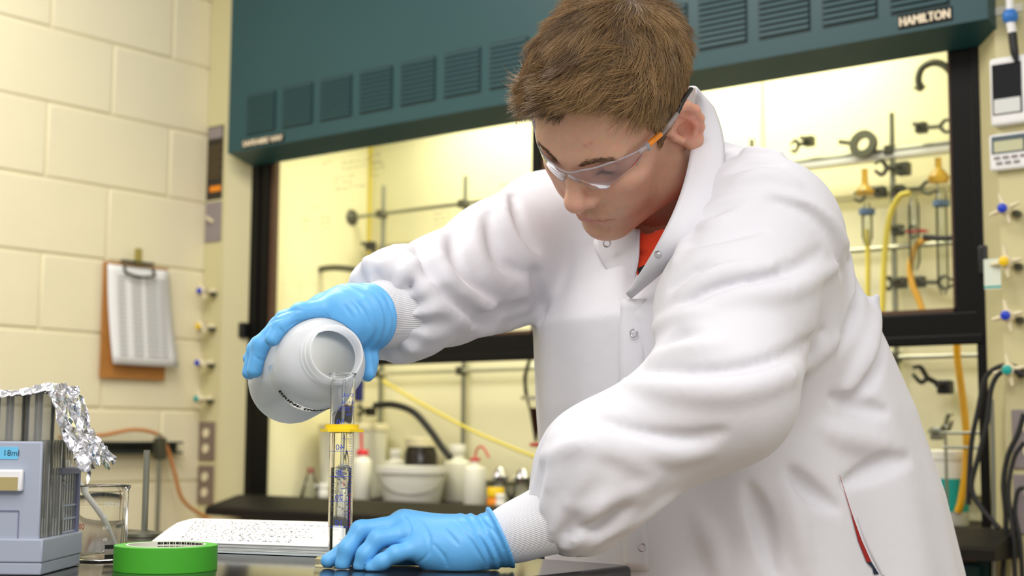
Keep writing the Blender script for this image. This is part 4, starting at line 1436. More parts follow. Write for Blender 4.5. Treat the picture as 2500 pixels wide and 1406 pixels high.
Rfing = [
    ([R_MI, bp(0.051, 18, BR + 0.0100), bp(0.056, 42, BR + 0.0092), bp(0.059, 60, BR + 0.0085)], [0.0125, 0.0104, 0.0096, 0.0082]),
    ([R_MM, bp(0.086, 24, BR + 0.0120), bp(0.099, 58, BR + 0.0100), bp(0.106, 86, BR + 0.0088)], [0.0128, 0.0108, 0.0100, 0.0086]),
    ([R_MR, bp(0.108, 24, BR + 0.0115), bp(0.121, 58, BR + 0.0095), bp(0.127, 84, BR + 0.0085)], [0.0122, 0.0102, 0.0094, 0.0080]),
    ([R_MP, bp(0.126, 20, BR + 0.0100), bp(0.137, 46, BR + 0.0088), bp(0.143, 64, BR + 0.0080)], [0.0112, 0.0090, 0.0084, 0.0072]),
    ([WR * 0.55 + bp(0.052, -62, BR + 0.016) * 0.45, bp(0.056, -64, BR + 0.0115), bp(0.054, -86, BR + 0.0085), bp(0.052, -104, BR + 0.0070)], [0.0190, 0.0140, 0.0105, 0.0085]),
]
rheel = WR * 0.62 + R_MM * 0.38
Rpalm = [(rheel, R_MI, 0.024, 0.0150), (rheel, R_MM, 0.024, 0.0150), (rheel, R_MR, 0.023, 0.0145), (rheel, R_MP, 0.022, 0.0130),
         (rheel, bp(0.056, -60, BR + 0.0125), 0.023, 0.0145)]
Rcrease = [[(690, 764), (720, 756), (738, 758)], [(796, 769), (805, 776)], [(852, 735), (868, 752), (878, 772)], [(868, 735), (890, 762), (900, 790)], [(645, 800), (668, 782), (705, 772)], [(622, 868), (634, 878), (648, 882)], [(682, 800), (690, 812)], [(840, 745), (860, 775)], [(700, 800), (716, 790), (740, 782)]]
rcc = P(901, 774, 1.5655)
rcn = P(968, 760, 1.606) - P(880, 775, 1.553)
def bottle_clip(p, d):
    return smax(d, -(sdf_bottle(p) - 0.0004), 0.0008)
gloveR, fnR = glove('nitrile_glove', [(rcc, 0.0350), (WR, 0.0325), (rheel, 0.0250)], rcc, 0.0350, rcn, Rpalm, Rfing,
                    (np.minimum(BM - 0.17, rcc - 0.10), np.maximum(BM + 0.10, rcc + 0.10)), bottle_clip, Rcrease)

# ---------------------------------------------------------------- trousers and shoes (below the frame)
def sdf_trousers(p):
    d = s_cap(p, HIP + np.array([0, 0, 0.06]), HIP, 0.135, 0.14)
    d = smin(d, s_chain(p, [HPL, KNL, ANL + np.array([0, 0, 0.02])], [0.105, 0.078, 0.062], 0.02), 0.02)
    d = smin(d, s_chain(p, [HPR, KNR, ANR + np.array([0, 0, 0.02])], [0.105, 0.078, 0.062], 0.02), 0.02)
    return np.maximum(d, 0.07 - p[:, 2])
V, F = mesh_sdf(sdf_trousers, (-1.25, 1.2, 0.05), (-0.45, 2.05, 1.12), 0.009)
mkfast('trousers', V, F, mat('navy_trousers', srgb(30, 40, 62), 0.8), man)
for an in (ANL, ANR):
    def sdf_shoe(p, an=an):
        d = s_cap(p, an + np.array([0, 0, -0.03]), an + FD * 0.15 + np.array([0, 0, -0.045]), 0.046, 0.042)
        d = smin(d, s_cap(p, an, an + np.array([0, 0, 0.03]), 0.048), 0.03)
        return smax(d, 0.0 - p[:, 2], 0.008)
    V, F = mesh_sdf(sdf_shoe, an - np.array([0.26, 0.26, 0.10]), an + np.array([0.2, 0.2, 0.12]), 0.006)
    mkfast('shoe', V, F, mat('dark_shoe', srgb(40, 36, 34), 0.6), man)
# ================================================================= bench in the foreground
def g_roundslab(x0, x1, y0, y1, z0, z1, rad, bev):
    bm = bmesh.new()
    bmesh.ops.create_cube(bm, size=1.0)
    for v in bm.verts:
        v.co = Vector(((x0 + x1) / 2 + v.co.x * (x1 - x0), (y0 + y1) / 2 + v.co.y * (y1 - y0), (z0 + z1) / 2 + v.co.z * (z1 - z0)))
    ve = [e for e in bm.edges if abs(e.verts[0].co.z - e.verts[1].co.z) > 1e-6]
    bmesh.ops.bevel(bm, geom=ve, offset=rad, segments=5, profile=0.5, affect='EDGES')
    he = [e for e in bm.edges if len(e.link_faces) == 2 and abs(e.link_faces[0].normal.z - e.link_faces[1].normal.z) > 0.5]
    bmesh.ops.bevel(bm, geom=he, offset=bev, segments=4, profile=0.5, affect='EDGES')
    V = np.array([v.co[:] for v in bm.verts])
    F = [tuple(v.index for v in f.verts) for f in bm.faces]
    bm.free()
    return V, F
bench = thing('lab_bench', (-1.8, 0.8, 0.0), 'lab bench with dark epoxy top in the foreground', 'bench')
mk('bench_top', *g_roundslab(-3.27, -0.842, 0.25, 1.274, ZT - 0.028, ZT, 0.012, 0.006), M['epoxy'], bench, smooth=True, autosmooth=35)
box('bench_body', (-3.26, 0.33, 0.0), (-0.93, 1.20, ZT - 0.028), mat('oak_cabinet', srgb(176, 108, 52), 0.5, var=0.1, vscale=8), bench)
for i in range(4):
    x0 = -3.24 + 0.575 * i
    box('drawer_front', (x0, 1.20, 0.66), (x0 + 0.56, 1.216, 0.87), bpy.data.materials['oak_cabinet'], bench, bev=0.003)
    box('cabinet_door', (x0, 1.20, 0.09), (x0 + 0.56, 1.216, 0.645), bpy.data.materials['oak_cabinet'], bench, bev=0.003)

# ---------------------------------------------------------------- bottle of brine
M['bottle'] = mat('translucent_polyethylene', srgb(246, 248, 250), 0.32, trans=0.0, spec=0.5)
_nt = M['bottle'].node_tree
_b = _nt.nodes['Principled BSDF']
_tl = _nt.nodes.new('ShaderNodeBsdfTranslucent')
_tl.inputs[0].default_value = (0.95, 0.96, 0.97, 1)
_mx = _nt.nodes.new('ShaderNodeMixShader')
_mx.inputs[0].default_value = 0.62
_nt.links.new(_b.outputs[0], _mx.inputs[1])
_nt.links.new(_tl.outputs[0], _mx.inputs[2])
_nt.links.new(_mx.outputs[0], _nt.nodes['Material Output'].inputs['Surface'])
bo = thing('plastic_bottle', BM - BA * 0.17, 'translucent white plastic bottle of brine tipped over the graduated cylinder', 'bottle')
BF = np.stack([BE2, BE1, -BA], 1)            # local z runs from the mouth to the base
if np.linalg.det(BF) < 0:
    BF[:, 0] = -BF[:, 0]
inner = [(0.0275, 0.0), (0.0275, 0.020), (0.033, 0.027), (0.041, 0.036), (BR - 0.0022, 0.051), (BR - 0.0022, 0.157), (0.041, 0.1665), (0.0, 0.1675)]
lathe('bottle_body', BPROF + inner, M['bottle'], bo, 64, BM, BF, auto=30)
# lettering wrapped round the bottle
V, F = g_text('BRINE (NaCl)', 1.0)
lo, hi = V.min(0), V.max(0)
hgt = 0.0090
wid = (hi[0] - lo[0]) / (hi[1] - lo[1]) * hgt * 1.15
M['print'] = mat('bottle_print', srgb(26, 26, 28), 0.8, spec=0.1)
def on_bottle(u, v, s0=0.078, phi0=122, lift=0.0006):
    """u along the circumference, v towards the mouth"""
    ph = phi0 + np.degrees(u / BR)
    return np.array([bp(s0 - vv, p_, BR + lift) for vv, p_ in zip(v, ph)])
_u, _v = (V[:, 0] - lo[0]) / (hi[0] - lo[0]) * wid, (V[:, 1] - lo[1]) / (hi[1] - lo[1]) * hgt
mk('lettering', *merge([(on_bottle(_u + du, _v, lift=0.0006 + 0.00005 * i), F) for i, du in enumerate((0.0, 0.0004, -0.0004))]), M['print'], bo)
uu, vv = np.meshgrid(np.linspace(-0.030, wid + 0.01, 24), np.linspace(-0.0035, hgt + 0.0035, 3), indexing='ij')
tapeV = on_bottle(uu.ravel(), vv.ravel(), lift=0.0003)
tapeF = [(i * 3 + j, i * 3 + j + 1, (i + 1) * 3 + j + 1, (i + 1) * 3 + j) for i in range(23) for j in range(2)]
M['tape_clear'] = thin_glass('clear_tape', (0.97, 0.97, 0.96, 1), refl=0.006, rough=0.3, haze=0.22, hazecol=(0.86, 0.86, 0.84, 1))
mk('label_tape', tapeV, tapeF, M['tape_clear'], bo, smooth=True)
# brine inside: cut by a level surface just under the lip
def sdf_brine(p):
    q = p - BM.astype(f32)
    s = -(q @ BA.astype(f32))
    r = np.sqrt(np.maximum((q * q).sum(1) - s * s, 0))
    rr = np.interp(s, [0.0, 0.020, 0.036, 0.051, 0.157, 0.166], [0.0265, 0.0265, 0.040, BR - 0.0032, BR - 0.0032, 0.040])
    lip = (BM - BE1 * 0.0262)[2]
    return np.maximum.reduce([r - rr, -s + 0.003, s - 0.165, p[:, 2] - lip]).astype(f32)
V, F = mesh_sdf(sdf_brine, BM - 0.19, BM + 0.12, 0.0025)
M['water'] = thin_glass('brine', (0.90, 0.93, 0.95, 1), refl=0.05, haze=0.12, hazecol=(0.8, 0.86, 0.9, 1))
mkfast('brine', V, F, M['water'], bo)

# ---------------------------------------------------------------- graduated cylinder
CC = np.array([-1.062, 1.059, ZT])
gc = thing('graduated_cylinder', CC, 'tall clear glass graduated cylinder with yellow collar under the tipped bottle', 'cylinder')
M['cylglass'] = mat('cylinder_glass', (1, 1, 1, 1), 0.0, trans=1.0, ior=1.30)
ro, ri, H = 0.0125, 0.0108, 0.197
lathe('glass_tube', [(0.0, 0.008), (ro, 0.008), (ro, H - 0.006), (ro + 0.0022, H - 0.001), (ro + 0.0016, H), (ri + 0.0006, H), (ri, H - 0.004), (ri, 0.013), (0.0, 0.012)], M['cylglass'], gc, 48, CC, auto=50)
hexv = [(0.0275 * math.cos(a), 0.0275 * math.sin(a)) for a in np.linspace(0.2, 0.2 + 2 * math.pi, 6, endpoint=False)]
V, F = prism(hexv, 2, 0.0004, 0.008)
mk('hex_base', V + CC, F, M['cylglass'], gc)
LVL = 0.100
lathe('water', [(0.0, 0.0135), (ri - 0.0002, 0.0135), (ri - 0.0002, LVL), (0.0, LVL - 0.0012)], thin_glass('cylinder_water', (0.93, 0.95, 0.96, 1), refl=0.05), gc, 40, CC, auto=50)
# collar: ring with two ears
zc = 0.139
ringp = [(ro + 0.0002, zc - 0.001), (ro + 0.0052, zc - 0.001), (ro + 0.0052, zc + 0.005), (ro + 0.0002, zc + 0.005)]
M['collar'] = mat('yellow_collar', srgb(248, 212, 20), 0.4)
V1 = g_lathe(ringp, 40, CC, closed=True)
ears = []
plate = [(0.0225 * math.cos(a) * (1.0 if abs(math.cos(a)) > 0.5 else 0.86), 0.0225 * math.sin(a)) for a in np.linspace(0, 2 * math.pi, 6, endpoint=False)]
pl = []
for k in range(6):
    a0, a1 = k * math.pi / 3 + 0.62, (k + 1) * math.pi / 3 + 0.62
    p0, p1 = np.array([math.cos(a0), math.sin(a0)]) * 0.0225, np.array([math.cos(a1), math.sin(a1)]) * 0.0225
    q0, q1 = np.array([math.cos(a0), math.sin(a0)]) * (ro + 0.001), np.array([math.cos(a1), math.sin(a1)]) * (ro + 0.001)
    quad = [p0, p1, q1, q0]
    V, F = prism(quad, 2, zc - 0.0028, zc + 0.0002)
    pl.append((V + CC, F))
mk('yellow_collar', *merge([V1] + pl), M['collar'], gc, smooth=True, autosmooth=35)
# graduations and numbers (the printed face is turned away, so they read mirrored from here)
M['bluescale'] = mat('blue_scale_print', srgb(44, 70, 190), 0.5)
toc = math.atan2(*(CAM[:2] - CC[:2])[::-1])
def cylpt(ang, z, r=ro + 0.0002):
    return np.array([CC[0] + r * math.cos(ang), CC[1] + r * math.sin(ang), CC[2] + z])
def arc(a0, a1, z, w_=0.0004, n=14):
    V, F = [], []
    for a in np.linspace(a0, a1, n):
        V += [cylpt(a, z - w_ / 2), cylpt(a, z + w_ / 2)]
    F = [(2 * i, 2 * i + 2, 2 * i + 3, 2 * i + 1) for i in range(n - 1)]
    return np.array(V), F
ml = lambda m: 0.0145 + m * 0.00255
back = toc + math.pi
marks = []
for m in range(1, 51):
    full = m % 10 == 0
    half = m % 5 == 0
    a0 = toc - 1.15
    span = 2.3 if full else (1.2 if half else 0.55)
    marks.append(arc(toc + 1.15 - span if not full else toc - 1.15, toc + 1.15, ml(m), 0.0005 if full else 0.0003))
mk('graduation_marks', *merge(marks), M['bluescale'], gc)
def cyltext(s, z, size, a_start, mirrored=True):
    V, F = g_text(s, size)
    lo, hi = V.min(0), V.max(0)
    u = V[:, 0] - (lo[0] + hi[0]) / 2
    if mirrored:
        u = -u
    W = np.array([cylpt(a_start + uu_ / ro, z + vv_, ro + 0.0003) for uu_, vv_ in zip(u, V[:, 1])])
    return W, F
for m in (10, 20, 30, 40, 50):
    mk('number', *cyltext(str(m), ml(m) + 0.0012, 0.0085, toc - 0.15), M['bluescale'], gc)
mk('maker_print', *merge([cyltext('TC 20°C', 0.158, 0.0060, toc + 0.55), cyltext('±0.4 mL', 0.165, 0.0050, toc + 0.55), cyltext('50 mL', 0.172, 0.0060, toc + 0.55), cyltext('No', 0.153, 0.0045, toc + 0.55)]), M['bluescale'], gc)
mk('red_stripe', *merge([arc(toc + 0.80, toc + 0.86, ml(10) + 0.004 * k, 0.0032, 3) for k in range(9)]), M['red'], gc)
# bubbles churned up by the pour
rb = random.Random(4)
bub = []
for i in range(90):
    t = rb.random()
    z = 0.052 + 0.050 * (t ** 0.7)
    a = rb.uniform(0, 6.28)
    r = (ri - 0.002) * math.sqrt(rb.random())
    sz = rb.uniform(0.0004, 0.0011) + (0.0010 * rb.random() if z > 0.088 else 0)
    bm = bmesh.new()
    bmesh.ops.create_icosphere(bm, subdivisions=2, radius=sz)
    V = np.array([v.co[:] for v in bm.verts]) * np.array([1.2, 1.2, 0.8]) + CC + np.array([r * math.cos(a), r * math.sin(a), z])
    F = [tuple(v.index for v in f.verts) for f in bm.faces]
    bm.free()
    bub.append((V, F))
bb = mk('bubbles', *merge(bub), thin_glass('bubble', (0.97, 0.98, 1, 1), refl=0.10, haze=0.25, hazecol=(0.95, 0.97, 1, 1)), gc, smooth=True)
bb['kind'] = 'stuff'
# thread of brine running down inside the cylinder
tube('poured_stream', crv([CC + np.array([0.004, -0.002, H - 0.006]), CC + np.array([0.003, -0.002, H - 0.04]), CC + np.array([0.002, -0.001, LVL])], 8), [0.0016, 0.0014, 0.0018], M['water'], gc, 10)

# ---------------------------------------------------------------- roll of green tape
TC = on(391, 1401, 2, ZT)
TC[:2] += (_fw[:2] / np.linalg.norm(_fw[:2])) * 0.046
TC += np.array([_rt[0], _rt[1], 0]) * -0.006
tr = thing('tape_roll', TC, 'roll of bright green masking tape lying flat on the bench', 'tape')
TR, TI, TH = 0.0500, 0.0385, 0.0240
lathe('tape_winding', [(TI, 0.0003), (TR, 0.0003), (TR, TH), (TR - 0.001, TH + 0.0002), (TI, TH)], mat('green_tape', srgb(70, 168, 40), 0.55, var=0.05, vscale=20), tr, 72, TC, closed=True, auto=30)
lathe('cardboard_core', [(TI - 0.0018, 0.0002), (TI, 0.0002), (TI, TH + 0.0006), (TI - 0.0018, TH + 0.0006)], mat('core_paper', srgb(222, 222, 206), 0.7), tr, 72, TC, closed=True, auto=30)
pr_ = []
for i in range(46):
    a = 0.2 + i * 0.055
    for dz in (0.0, 0.004):
        ww = 0.0011 + 0.0005 * ((i * 7) % 3)
        V = [[TC[0] + (TI - 0.0021) * math.cos(a + da), TC[1] + (TI - 0.0021) * math.sin(a + da), TC[2] + TH - 0.006 + dz + dzz] for da, dzz in ((0, 0), (ww / TI, 0), (ww / TI, 0.0022), (0, 0.0022))]
        pr_.append((V, [(0, 1, 2, 3)]))
cp = mk('core_print', *merge(pr_), M['darkink'], tr)
cp['kind'] = 'stuff'

# ---------------------------------------------------------------- open notebook
NBK = thing('notebook', on(600, 1345, 2, ZT), 'open notebook with handwritten pages lying behind the green tape', 'notebook')
c00, c10 = on(392, 1337, 2, ZT), on(690, 1369, 2, ZT)          # near edge, left to right
near = (c10 - c00)
ex = np.array([0.985, 0.17, 0.0]); ex /= np.linalg.norm(ex)
A_ = on(640, 1369, 2, ZT)                                       # near corner
dl = on(372, 1330, 2, ZT) - A_; dl[2] = 0
drt = on(812, 1360, 2, ZT) - A_; drt[2] = 0
dl_n, dr_n = dl / np.linalg.norm(dl), drt / np.linalg.norm(drt)
# page block: spine side to the left, raised and curling; width runs towards the right
wd = np.array([_rt[0], _rt[1], 0]); wd /= np.linalg.norm(wd)
dp = np.array([_fw[0], _fw[1], 0]); dp /= np.linalg.norm(dp)
O = on(372, 1348, 2, ZT) + dp * 0.02
def page_layer(lift, curl, shift, n=22, wl=0.235, dlen=0.155, skew=0.06):
    rows = []
    for i in range(n):
        t = i / (n - 1)
        u = t * wl
        # the block is thick at the back (spine) and thin at the near edge; the left edge rolls over
        edge_ = 0.45 + 0.55 * min(1.0, t / 0.14) ** 0.6
        rows.append([O + wd * (u + shift * (1 + 2 * v)) + dp * (v * dlen - 0.075 * t) + np.array([0, 0, lift + curl * (0.26 + 0.74 * v ** 0.75) * edge_]) for v in np.linspace(0, 1, 10)])
    return np.array(rows)
n_l = 9
for k in range(n_l):
    rws = page_layer(0.0012 + 0.0005 * k, 0.002 + 0.0026 * k, 0.0012 * math.sin(k * 2.1) - 0.0010 * k, dlen=0.175)
    n, m_ = rws.shape[:2]
    F = [(i * m_ + j, (i + 1) * m_ + j, (i + 1) * m_ + j + 1, i * m_ + j + 1) for i in range(n - 1) for j in range(m_ - 1)]
    pg = mk('page', rws.reshape(-1, 3), F, M['paper'], NBK, smooth=True)
    so = pg.modifiers.new('thick', 'SOLIDIFY')
    so.thickness = 0.0007
    top = rws
cv = page_layer(0.0006, 0.0004, -0.004, wl=0.215, dlen=0.165)
n, m_ = cv.shape[:2]
co_ = mk('cover', cv.reshape(-1, 3), [(i * m_ + j, (i + 1) * m_ + j, (i + 1) * m_ + j + 1, i * m_ + j + 1) for i in range(n - 1) for j in range(m_ - 1)], mat('pale_cover', srgb(206, 222, 226), 0.5), NBK, smooth=True)
# handwriting on the top page
r_ = random.Random(11)
hw = []
def page_pt(t, v):
    i = min(max(t, 0), 1) * (top.shape[0] - 1)
    j = min(max(v, 0), 1) * (top.shape[1] - 1)
    i0, j0 = min(int(i), top.shape[0] - 2), min(int(j), top.shape[1] - 2)
    a, b = i - i0, j - j0
    return (top[i0, j0] * (1 - a) * (1 - b) + top[i0 + 1, j0] * a * (1 - b) + top[i0, j0 + 1] * (1 - a) * b + top[i0 + 1, j0 + 1] * a * b) + np.array([0, 0, 0.0007])
for ln in range(15):
    v0 = 0.08 + ln * 0.056
    t = 0.16
    end = r_.uniform(0.55, 0.92)
    while t < end:
        L_ = r_.uniform(0.01, 0.05)
        n = 7
        prev = None
        for k in range(n):
            q = page_pt(t + L_ * k / n, v0 + r_.uniform(-0.016, 0.016))
            if prev is not None:
                d_ = q - prev
                s_ = np.cross(d_, [0, 0, 1.0])
                s_ /= np.linalg.norm(s_) + 1e-9
                hw.append(([prev - s_ * 0.0005, q - s_ * 0.0005, q + s_ * 0.0005, prev + s_ * 0.0005], [(0, 1, 2, 3)]))
            prev = q
        t += L_ + r_.uniform(0.006, 0.02)
hwo = mk('handwriting', *merge(hw), M['ink'], NBK)
hwo['kind'] = 'stuff'

# ---------------------------------------------------------------- beaker with a stirring pipette
BC = on(227, 1374, 2, ZT) + dp * 0.0265
bk_ = thing('glass_beaker', BC, 'small clear glass beaker standing beside the tube rack', 'beaker')
M['beakerglass'] = mat('beaker_glass', (1, 1, 1, 1), 0.0, trans=1.0, ior=1.36)
b_o, b_h = 0.0268, 0.079
prof = [(0.0, 0.0006), (0.022, 0.0006), (0.0255, 0.002), (b_o, 0.006), (b_o, b_h - 0.006), (b_o + 0.0022, b_h - 0.0005), (b_o + 0.0016, b_h), (b_o, b_h - 0.001), (b_o - 0.0014, b_h - 0.007), (b_o - 0.0014, 0.006), (0.0235, 0.0032), (0.0, 0.0026)]
lathe('beaker_wall', prof, M['beakerglass'], bk_, 56, BC, auto=50)
tocb = math.atan2(*(CAM[:2] - BC[:2])[::-1])
def bkpt(ang, z): return np.array([BC[0] + (b_o + 0.0003) * math.cos(ang), BC[1] + (b_o + 0.0003) * math.sin(ang), BC[2] + z])
def bktext(s, z, size, a):
    V, F = g_text(s, size)
    return np.array([bkpt(a + u / b_o, z + v) for u, v in V[:, :2]]), F
M['whiteprint'] = mat('white_enamel_print', srgb(240, 240, 236), 0.5)
mk('scale_print', *merge([bktext('100 ml', 0.058, 0.0065, tocb + 0.05), bktext('80', 0.046, 0.005, tocb + 0.05), bktext('60', 0.034, 0.005, tocb + 0.05), bktext('40', 0.022, 0.005, tocb + 0.05)]), M['whiteprint'], bk_)
mk('red_print', *merge([bktext('100', 0.034, 0.0085, tocb - 1.15)]), M['red'], bk_)
bl = []
for zz in (0.016, 0.006):
    V = []
    for a in np.linspace(0.15, 0.75, 12):
        V += [bkpt(tocb + a, zz - 0.0022), bkpt(tocb + a, zz + 0.0022)]
    bl.append((np.array(V), [(2 * i, 2 * i + 2, 2 * i + 3, 2 * i + 1) for i in range(11)]))
mk('marking_patch', *merge(bl), M['darkink'], bk_)
pt = tube('pipette', crv([BC + wd * 0.020 + np.array([0, 0, 0.006]), BC + wd * 0.003 + np.array([0, 0, 0.042]), BC - wd * 0.0235 + np.array([0, 0, 0.078]), BC - wd * 0.040 + np.array([0, 0, 0.104])], 8), [0.0012, 0.0030, 0.0032, 0.0032], mat('pipette_plastic', srgb(226, 224, 216), 0.3, trans=0.3), None, 12)
tag(pt, 'clear plastic transfer pipette leaning in the glass beaker', 'pipette')

# ---------------------------------------------------------------- grey rack of tubes, left edge
RZ = ZT
rk = thing('tube_rack', on(60, 1405, 2, ZT), 'grey plastic tube rack box with a blue 18ml label', 'rack')
M['greyplastic'] = mat('blue_grey_plastic', srgb(166, 174, 190), 0.45)
# the front faces the camera; right side recedes. local axes: rx (right, along front), ry (depth)
FRr = on(95, 1404, 2, ZT)                       # near right corner on the bench
rx = np.array([0.93, 0.36, 0.0]); rx /= np.linalg.norm(rx)
rx = wd * 0.999 - dp * 0.03; rx /= np.linalg.norm(rx)
ry = np.array([-rx[1], rx[0], 0.0])
def rp(a, b, z): return FRr + rx * a + ry * b + np.array([0, 0, z])
RR = np.stack([rx, ry, [0, 0, 1]], 1)
def rbox(name, lo, hi, m, parent, bev=0.0015): return box(name, lo, hi, m, parent, bev, 2, RR, FRr)
D_ = 0.105
fh = 0.125
rbox('front_panel', (-0.17, -0.004, 0.0), (0.0, 0.0, fh), M['greyplastic'], rk, 0.0018)
rbox('base_tray', (-0.17, -0.006, 0.0005), (0.004, D_, 0.012), M['greyplastic'], rk)
rbox('base_lip', (-0.17, -0.007, 0.012), (0.005, D_ + 0.001, 0.034), M['greyplastic'], rk)
rbox('back_post', (-0.006, D_ - 0.006, 0.012), (0.002, D_, 0.098), mat('slate_plastic', srgb(120, 122, 150), 0.5), rk)
rbox('top_bar', (-0.008, 0.05, 0.092), (0.002, D_, 0.099), bpy.data.materials['slate_plastic'], rk)
for z in (0.047, 0.06, 0.034):
    rbox('shelf_rail', (-0.004, 0.06, z), (0.0, D_, z + 0.0025), M['greyplastic'], rk)
rbox('back_panel', (-0.17, D_ - 0.003, 0.012), (-0.006, D_, 0.098), M['greyplastic'], rk)
# clear ribbed side wall: rows of tube edges
M['clearribs'] = thin_glass('clear_styrene', (0.98, 0.98, 0.97, 1), refl=0.035, haze=0.10, hazecol=(0.86, 0.86, 0.84, 1))
for i in range(13):
    rbox('clear_rib', (-0.0035, 0.002 + i * 0.0075, 0.032), (-0.0005, 0.0065 + i * 0.0075, 0.126), M['clearribs'], rk, 0.0006)
# tall clear vials standing behind the front panel
tv = None
vk = 0
for j in range(2):
    for i in range(4):
        c = rp(-0.012 - i * 0.0285, 0.020 + j * 0.034, 0.013)
        V, F = g_lathe([(0.0, 0.0), (0.0125, 0.0), (0.0135, 0.002), (0.0135, 0.158), (0.0125, 0.158), (0.0125, 0.004), (0.0, 0.003)], 24, c)
        vv_ = mk('vial', V, F, M['clearribs'], None, smooth=True, autosmooth=40)
        tag(vv_, 'clear plastic vial, %s from the right in the %s row of the rack' % (('first', 'second', 'third', 'fourth')[i], ('front', 'back')[j]), 'vial', 'vials in the grey rack')
# label, label holder and red sticker on the front
def rtext(name, s, size, a, z, m, parent, b=-0.0048):
    V, F = g_text(s, size)
    return mk(name, FRr + V[:, :1] * rx + rx * a + ry * b + np.outer(V[:, 1] + z, [0, 0, 1.0]), F, m, parent)
lab = rbox('blue_label', (-0.075, -0.0046, 0.108), (-0.023, -0.004, 0.1195), mat('light_blue_label', srgb(110, 196, 236), 0.5), rk, 0.0)
rtext('label_text', '18ml', 0.0080, -0.0375, 0.1112, M['darkink'], lab)
hd = rbox('handle_slot', (-0.11, -0.010, 0.078), (-0.016, -0.004, 0.0985), M['white'], rk, 0.002)
rbox('slot_window', (-0.105, -0.0108, 0.079), (-0.020, -0.0098, 0.0915), mat('slot_amber', srgb(176, 160, 110), 0.3), hd, 0.0)
_sc = g_scribble(FRr + rx * -0.100 + ry * -0.0112 + np.array([0, 0, 0.0905]), rx, (0, 0, 1), 1, 0.075, 0.0035, 0.0009, 31)
mk('slot_print', *_sc, M['darkink'], hd)['kind'] = 'stuff'
st = rbox('red_sticker', (-0.10, -0.0046, 0.026), (-0.0435, -0.004, 0.046), M['red'], rk, 0.0)
for (a0, a1, z0, z1) in ((-0.12, -0.020, 0.059, 0.0605), (-0.0205, -0.0195, 0.02, 0.060)):
    rbox('moulded_line', (a0, -0.0046, z0), (a1, -0.0038, z1), bpy.data.materials['slate_plastic'], rk, 0.0)

# ---------------------------------------------------------------- crumpled aluminium foil over the vials
M['foil'] = mat('aluminium_foil', srgb(226, 226, 230), 0.20, 1.0, bump=0.5, bscale=120)
fo_r = np.random.default_rng(5)
nu, nv = 70, 46
Vf = np.zeros((nu, nv, 3))
def vnoise(a, b, s):
    return np.sin(a * s + 1.3 * np.sin(b * s * 1.7)) * np.cos(b * s * 1.3 + 0.7 * np.sin(a * s * 0.9))
for i in range(nu):
    for j in range(nv):
        u = i / (nu - 1)
        v = j / (nv - 1)
        # run along the front (u) from far left over the vials, then down past the right end
        s = u * 0.235
        flat = 0.145
        if s < flat:
            a, z = -0.140 + s, 0.176 + 0.004 * math.sin(s * 50)
        else:
            t = (s - flat) / 0.09
            a = 0.005 + 0.040 * t ** 1.15
            z = 0.176 - 0.075 * t ** 0.9 + 0.006 * math.sin(t * 9)
        b = -0.004 + v * 0.082
        k_ = 0.35 + 1.0 * max(0, (s - 0.10) / 0.13)
        z += 0.0035 * k_ * vnoise(s, b, 140) + 0.002 * k_ * vnoise(b, s, 330)
        a += 0.003 * k_ * vnoise(b + 3, s, 170)
        b += 0.0045 * k_ * vnoise(s + 1, b, 150)
        if v < 0.12:
            z -= (0.12 - v) * (0.05 + 0.08 * max(0, (s - 0.14) / 0.09))
        Vf[i, j] = rp(a, b, z)
Vf += fo_r.normal(0, 0.0007, Vf.shape)
Ff = [(i * nv + j, (i + 1) * nv + j, (i + 1) * nv + j + 1, i * nv + j + 1) for i in range(nu - 1) for j in range(nv - 1)]
fo = mk('aluminium_foil', Vf.reshape(-1, 3), Ff, M['foil'], None)
so = fo.modifiers.new('thick', 'SOLIDIFY')
so.thickness = 0.0004
tag(fo, 'crumpled sheet of aluminium foil draped over the vials', 'foil')
# ================================================================= things on the left wall
CBX = WX + 0.010
cb = thing('clipboard', (CBX, 2.45, 1.20), 'brown hardboard clipboard with papers hanging on the block wall', 'clipboard')
box('board', (WX + 0.010, 2.342, 1.204), (WX + 0.014, 2.558, 1.521), M['wood'], cb, bev=0.001)
rows = []
for z, x, y0, y1 in ((1.514, 0.017, 2.351, 2.556), (1.44, 0.020, 2.352, 2.560), (1.34, 0.026, 2.358, 2.572), (1.243, 0.034, 2.368, 2.588)):
    rows.append([(WX + x, y0, z), (WX + x + 0.003, (y0 + y1) / 2, z - 0.002), (WX + x + 0.002, y1, z)])
patch('paper', rows, M['paper'], cb, 0.0006, 2)
prn = []
for i in range(7):
    for k in range(5):
        prn.append(g_box((WX + 0.0305 + 0.0, 2.385 + 0.036 * k, 1.435 - 0.026 * i), (WX + 0.0307, 2.405 + 0.036 * k + 0.003 * ((i + k) % 3), 1.4375 - 0.026 * i)))
clipm = M['darksteel']
mk('clip', *merge([g_box((WX + 0.014, 2.393, 1.522), (WX + 0.030, 2.500, 1.530), 0.002), g_tube(crv([(WX + 0.022, 2.402, 1.512), (WX + 0.030, 2.405, 1.494), (WX + 0.032, 2.45, 1.486), (WX + 0.030, 2.496, 1.494), (WX + 0.022, 2.499, 1.512)], 6), 0.004, 8)]), clipm, cb, smooth=True, autosmooth=40)
box('clip_lever', (WX + 0.018, 2.437, 1.518), (WX + 0.028, 2.457, 1.566), mat('brass', srgb(176, 160, 92), 0.4, 0.6), cb, bev=0.002)
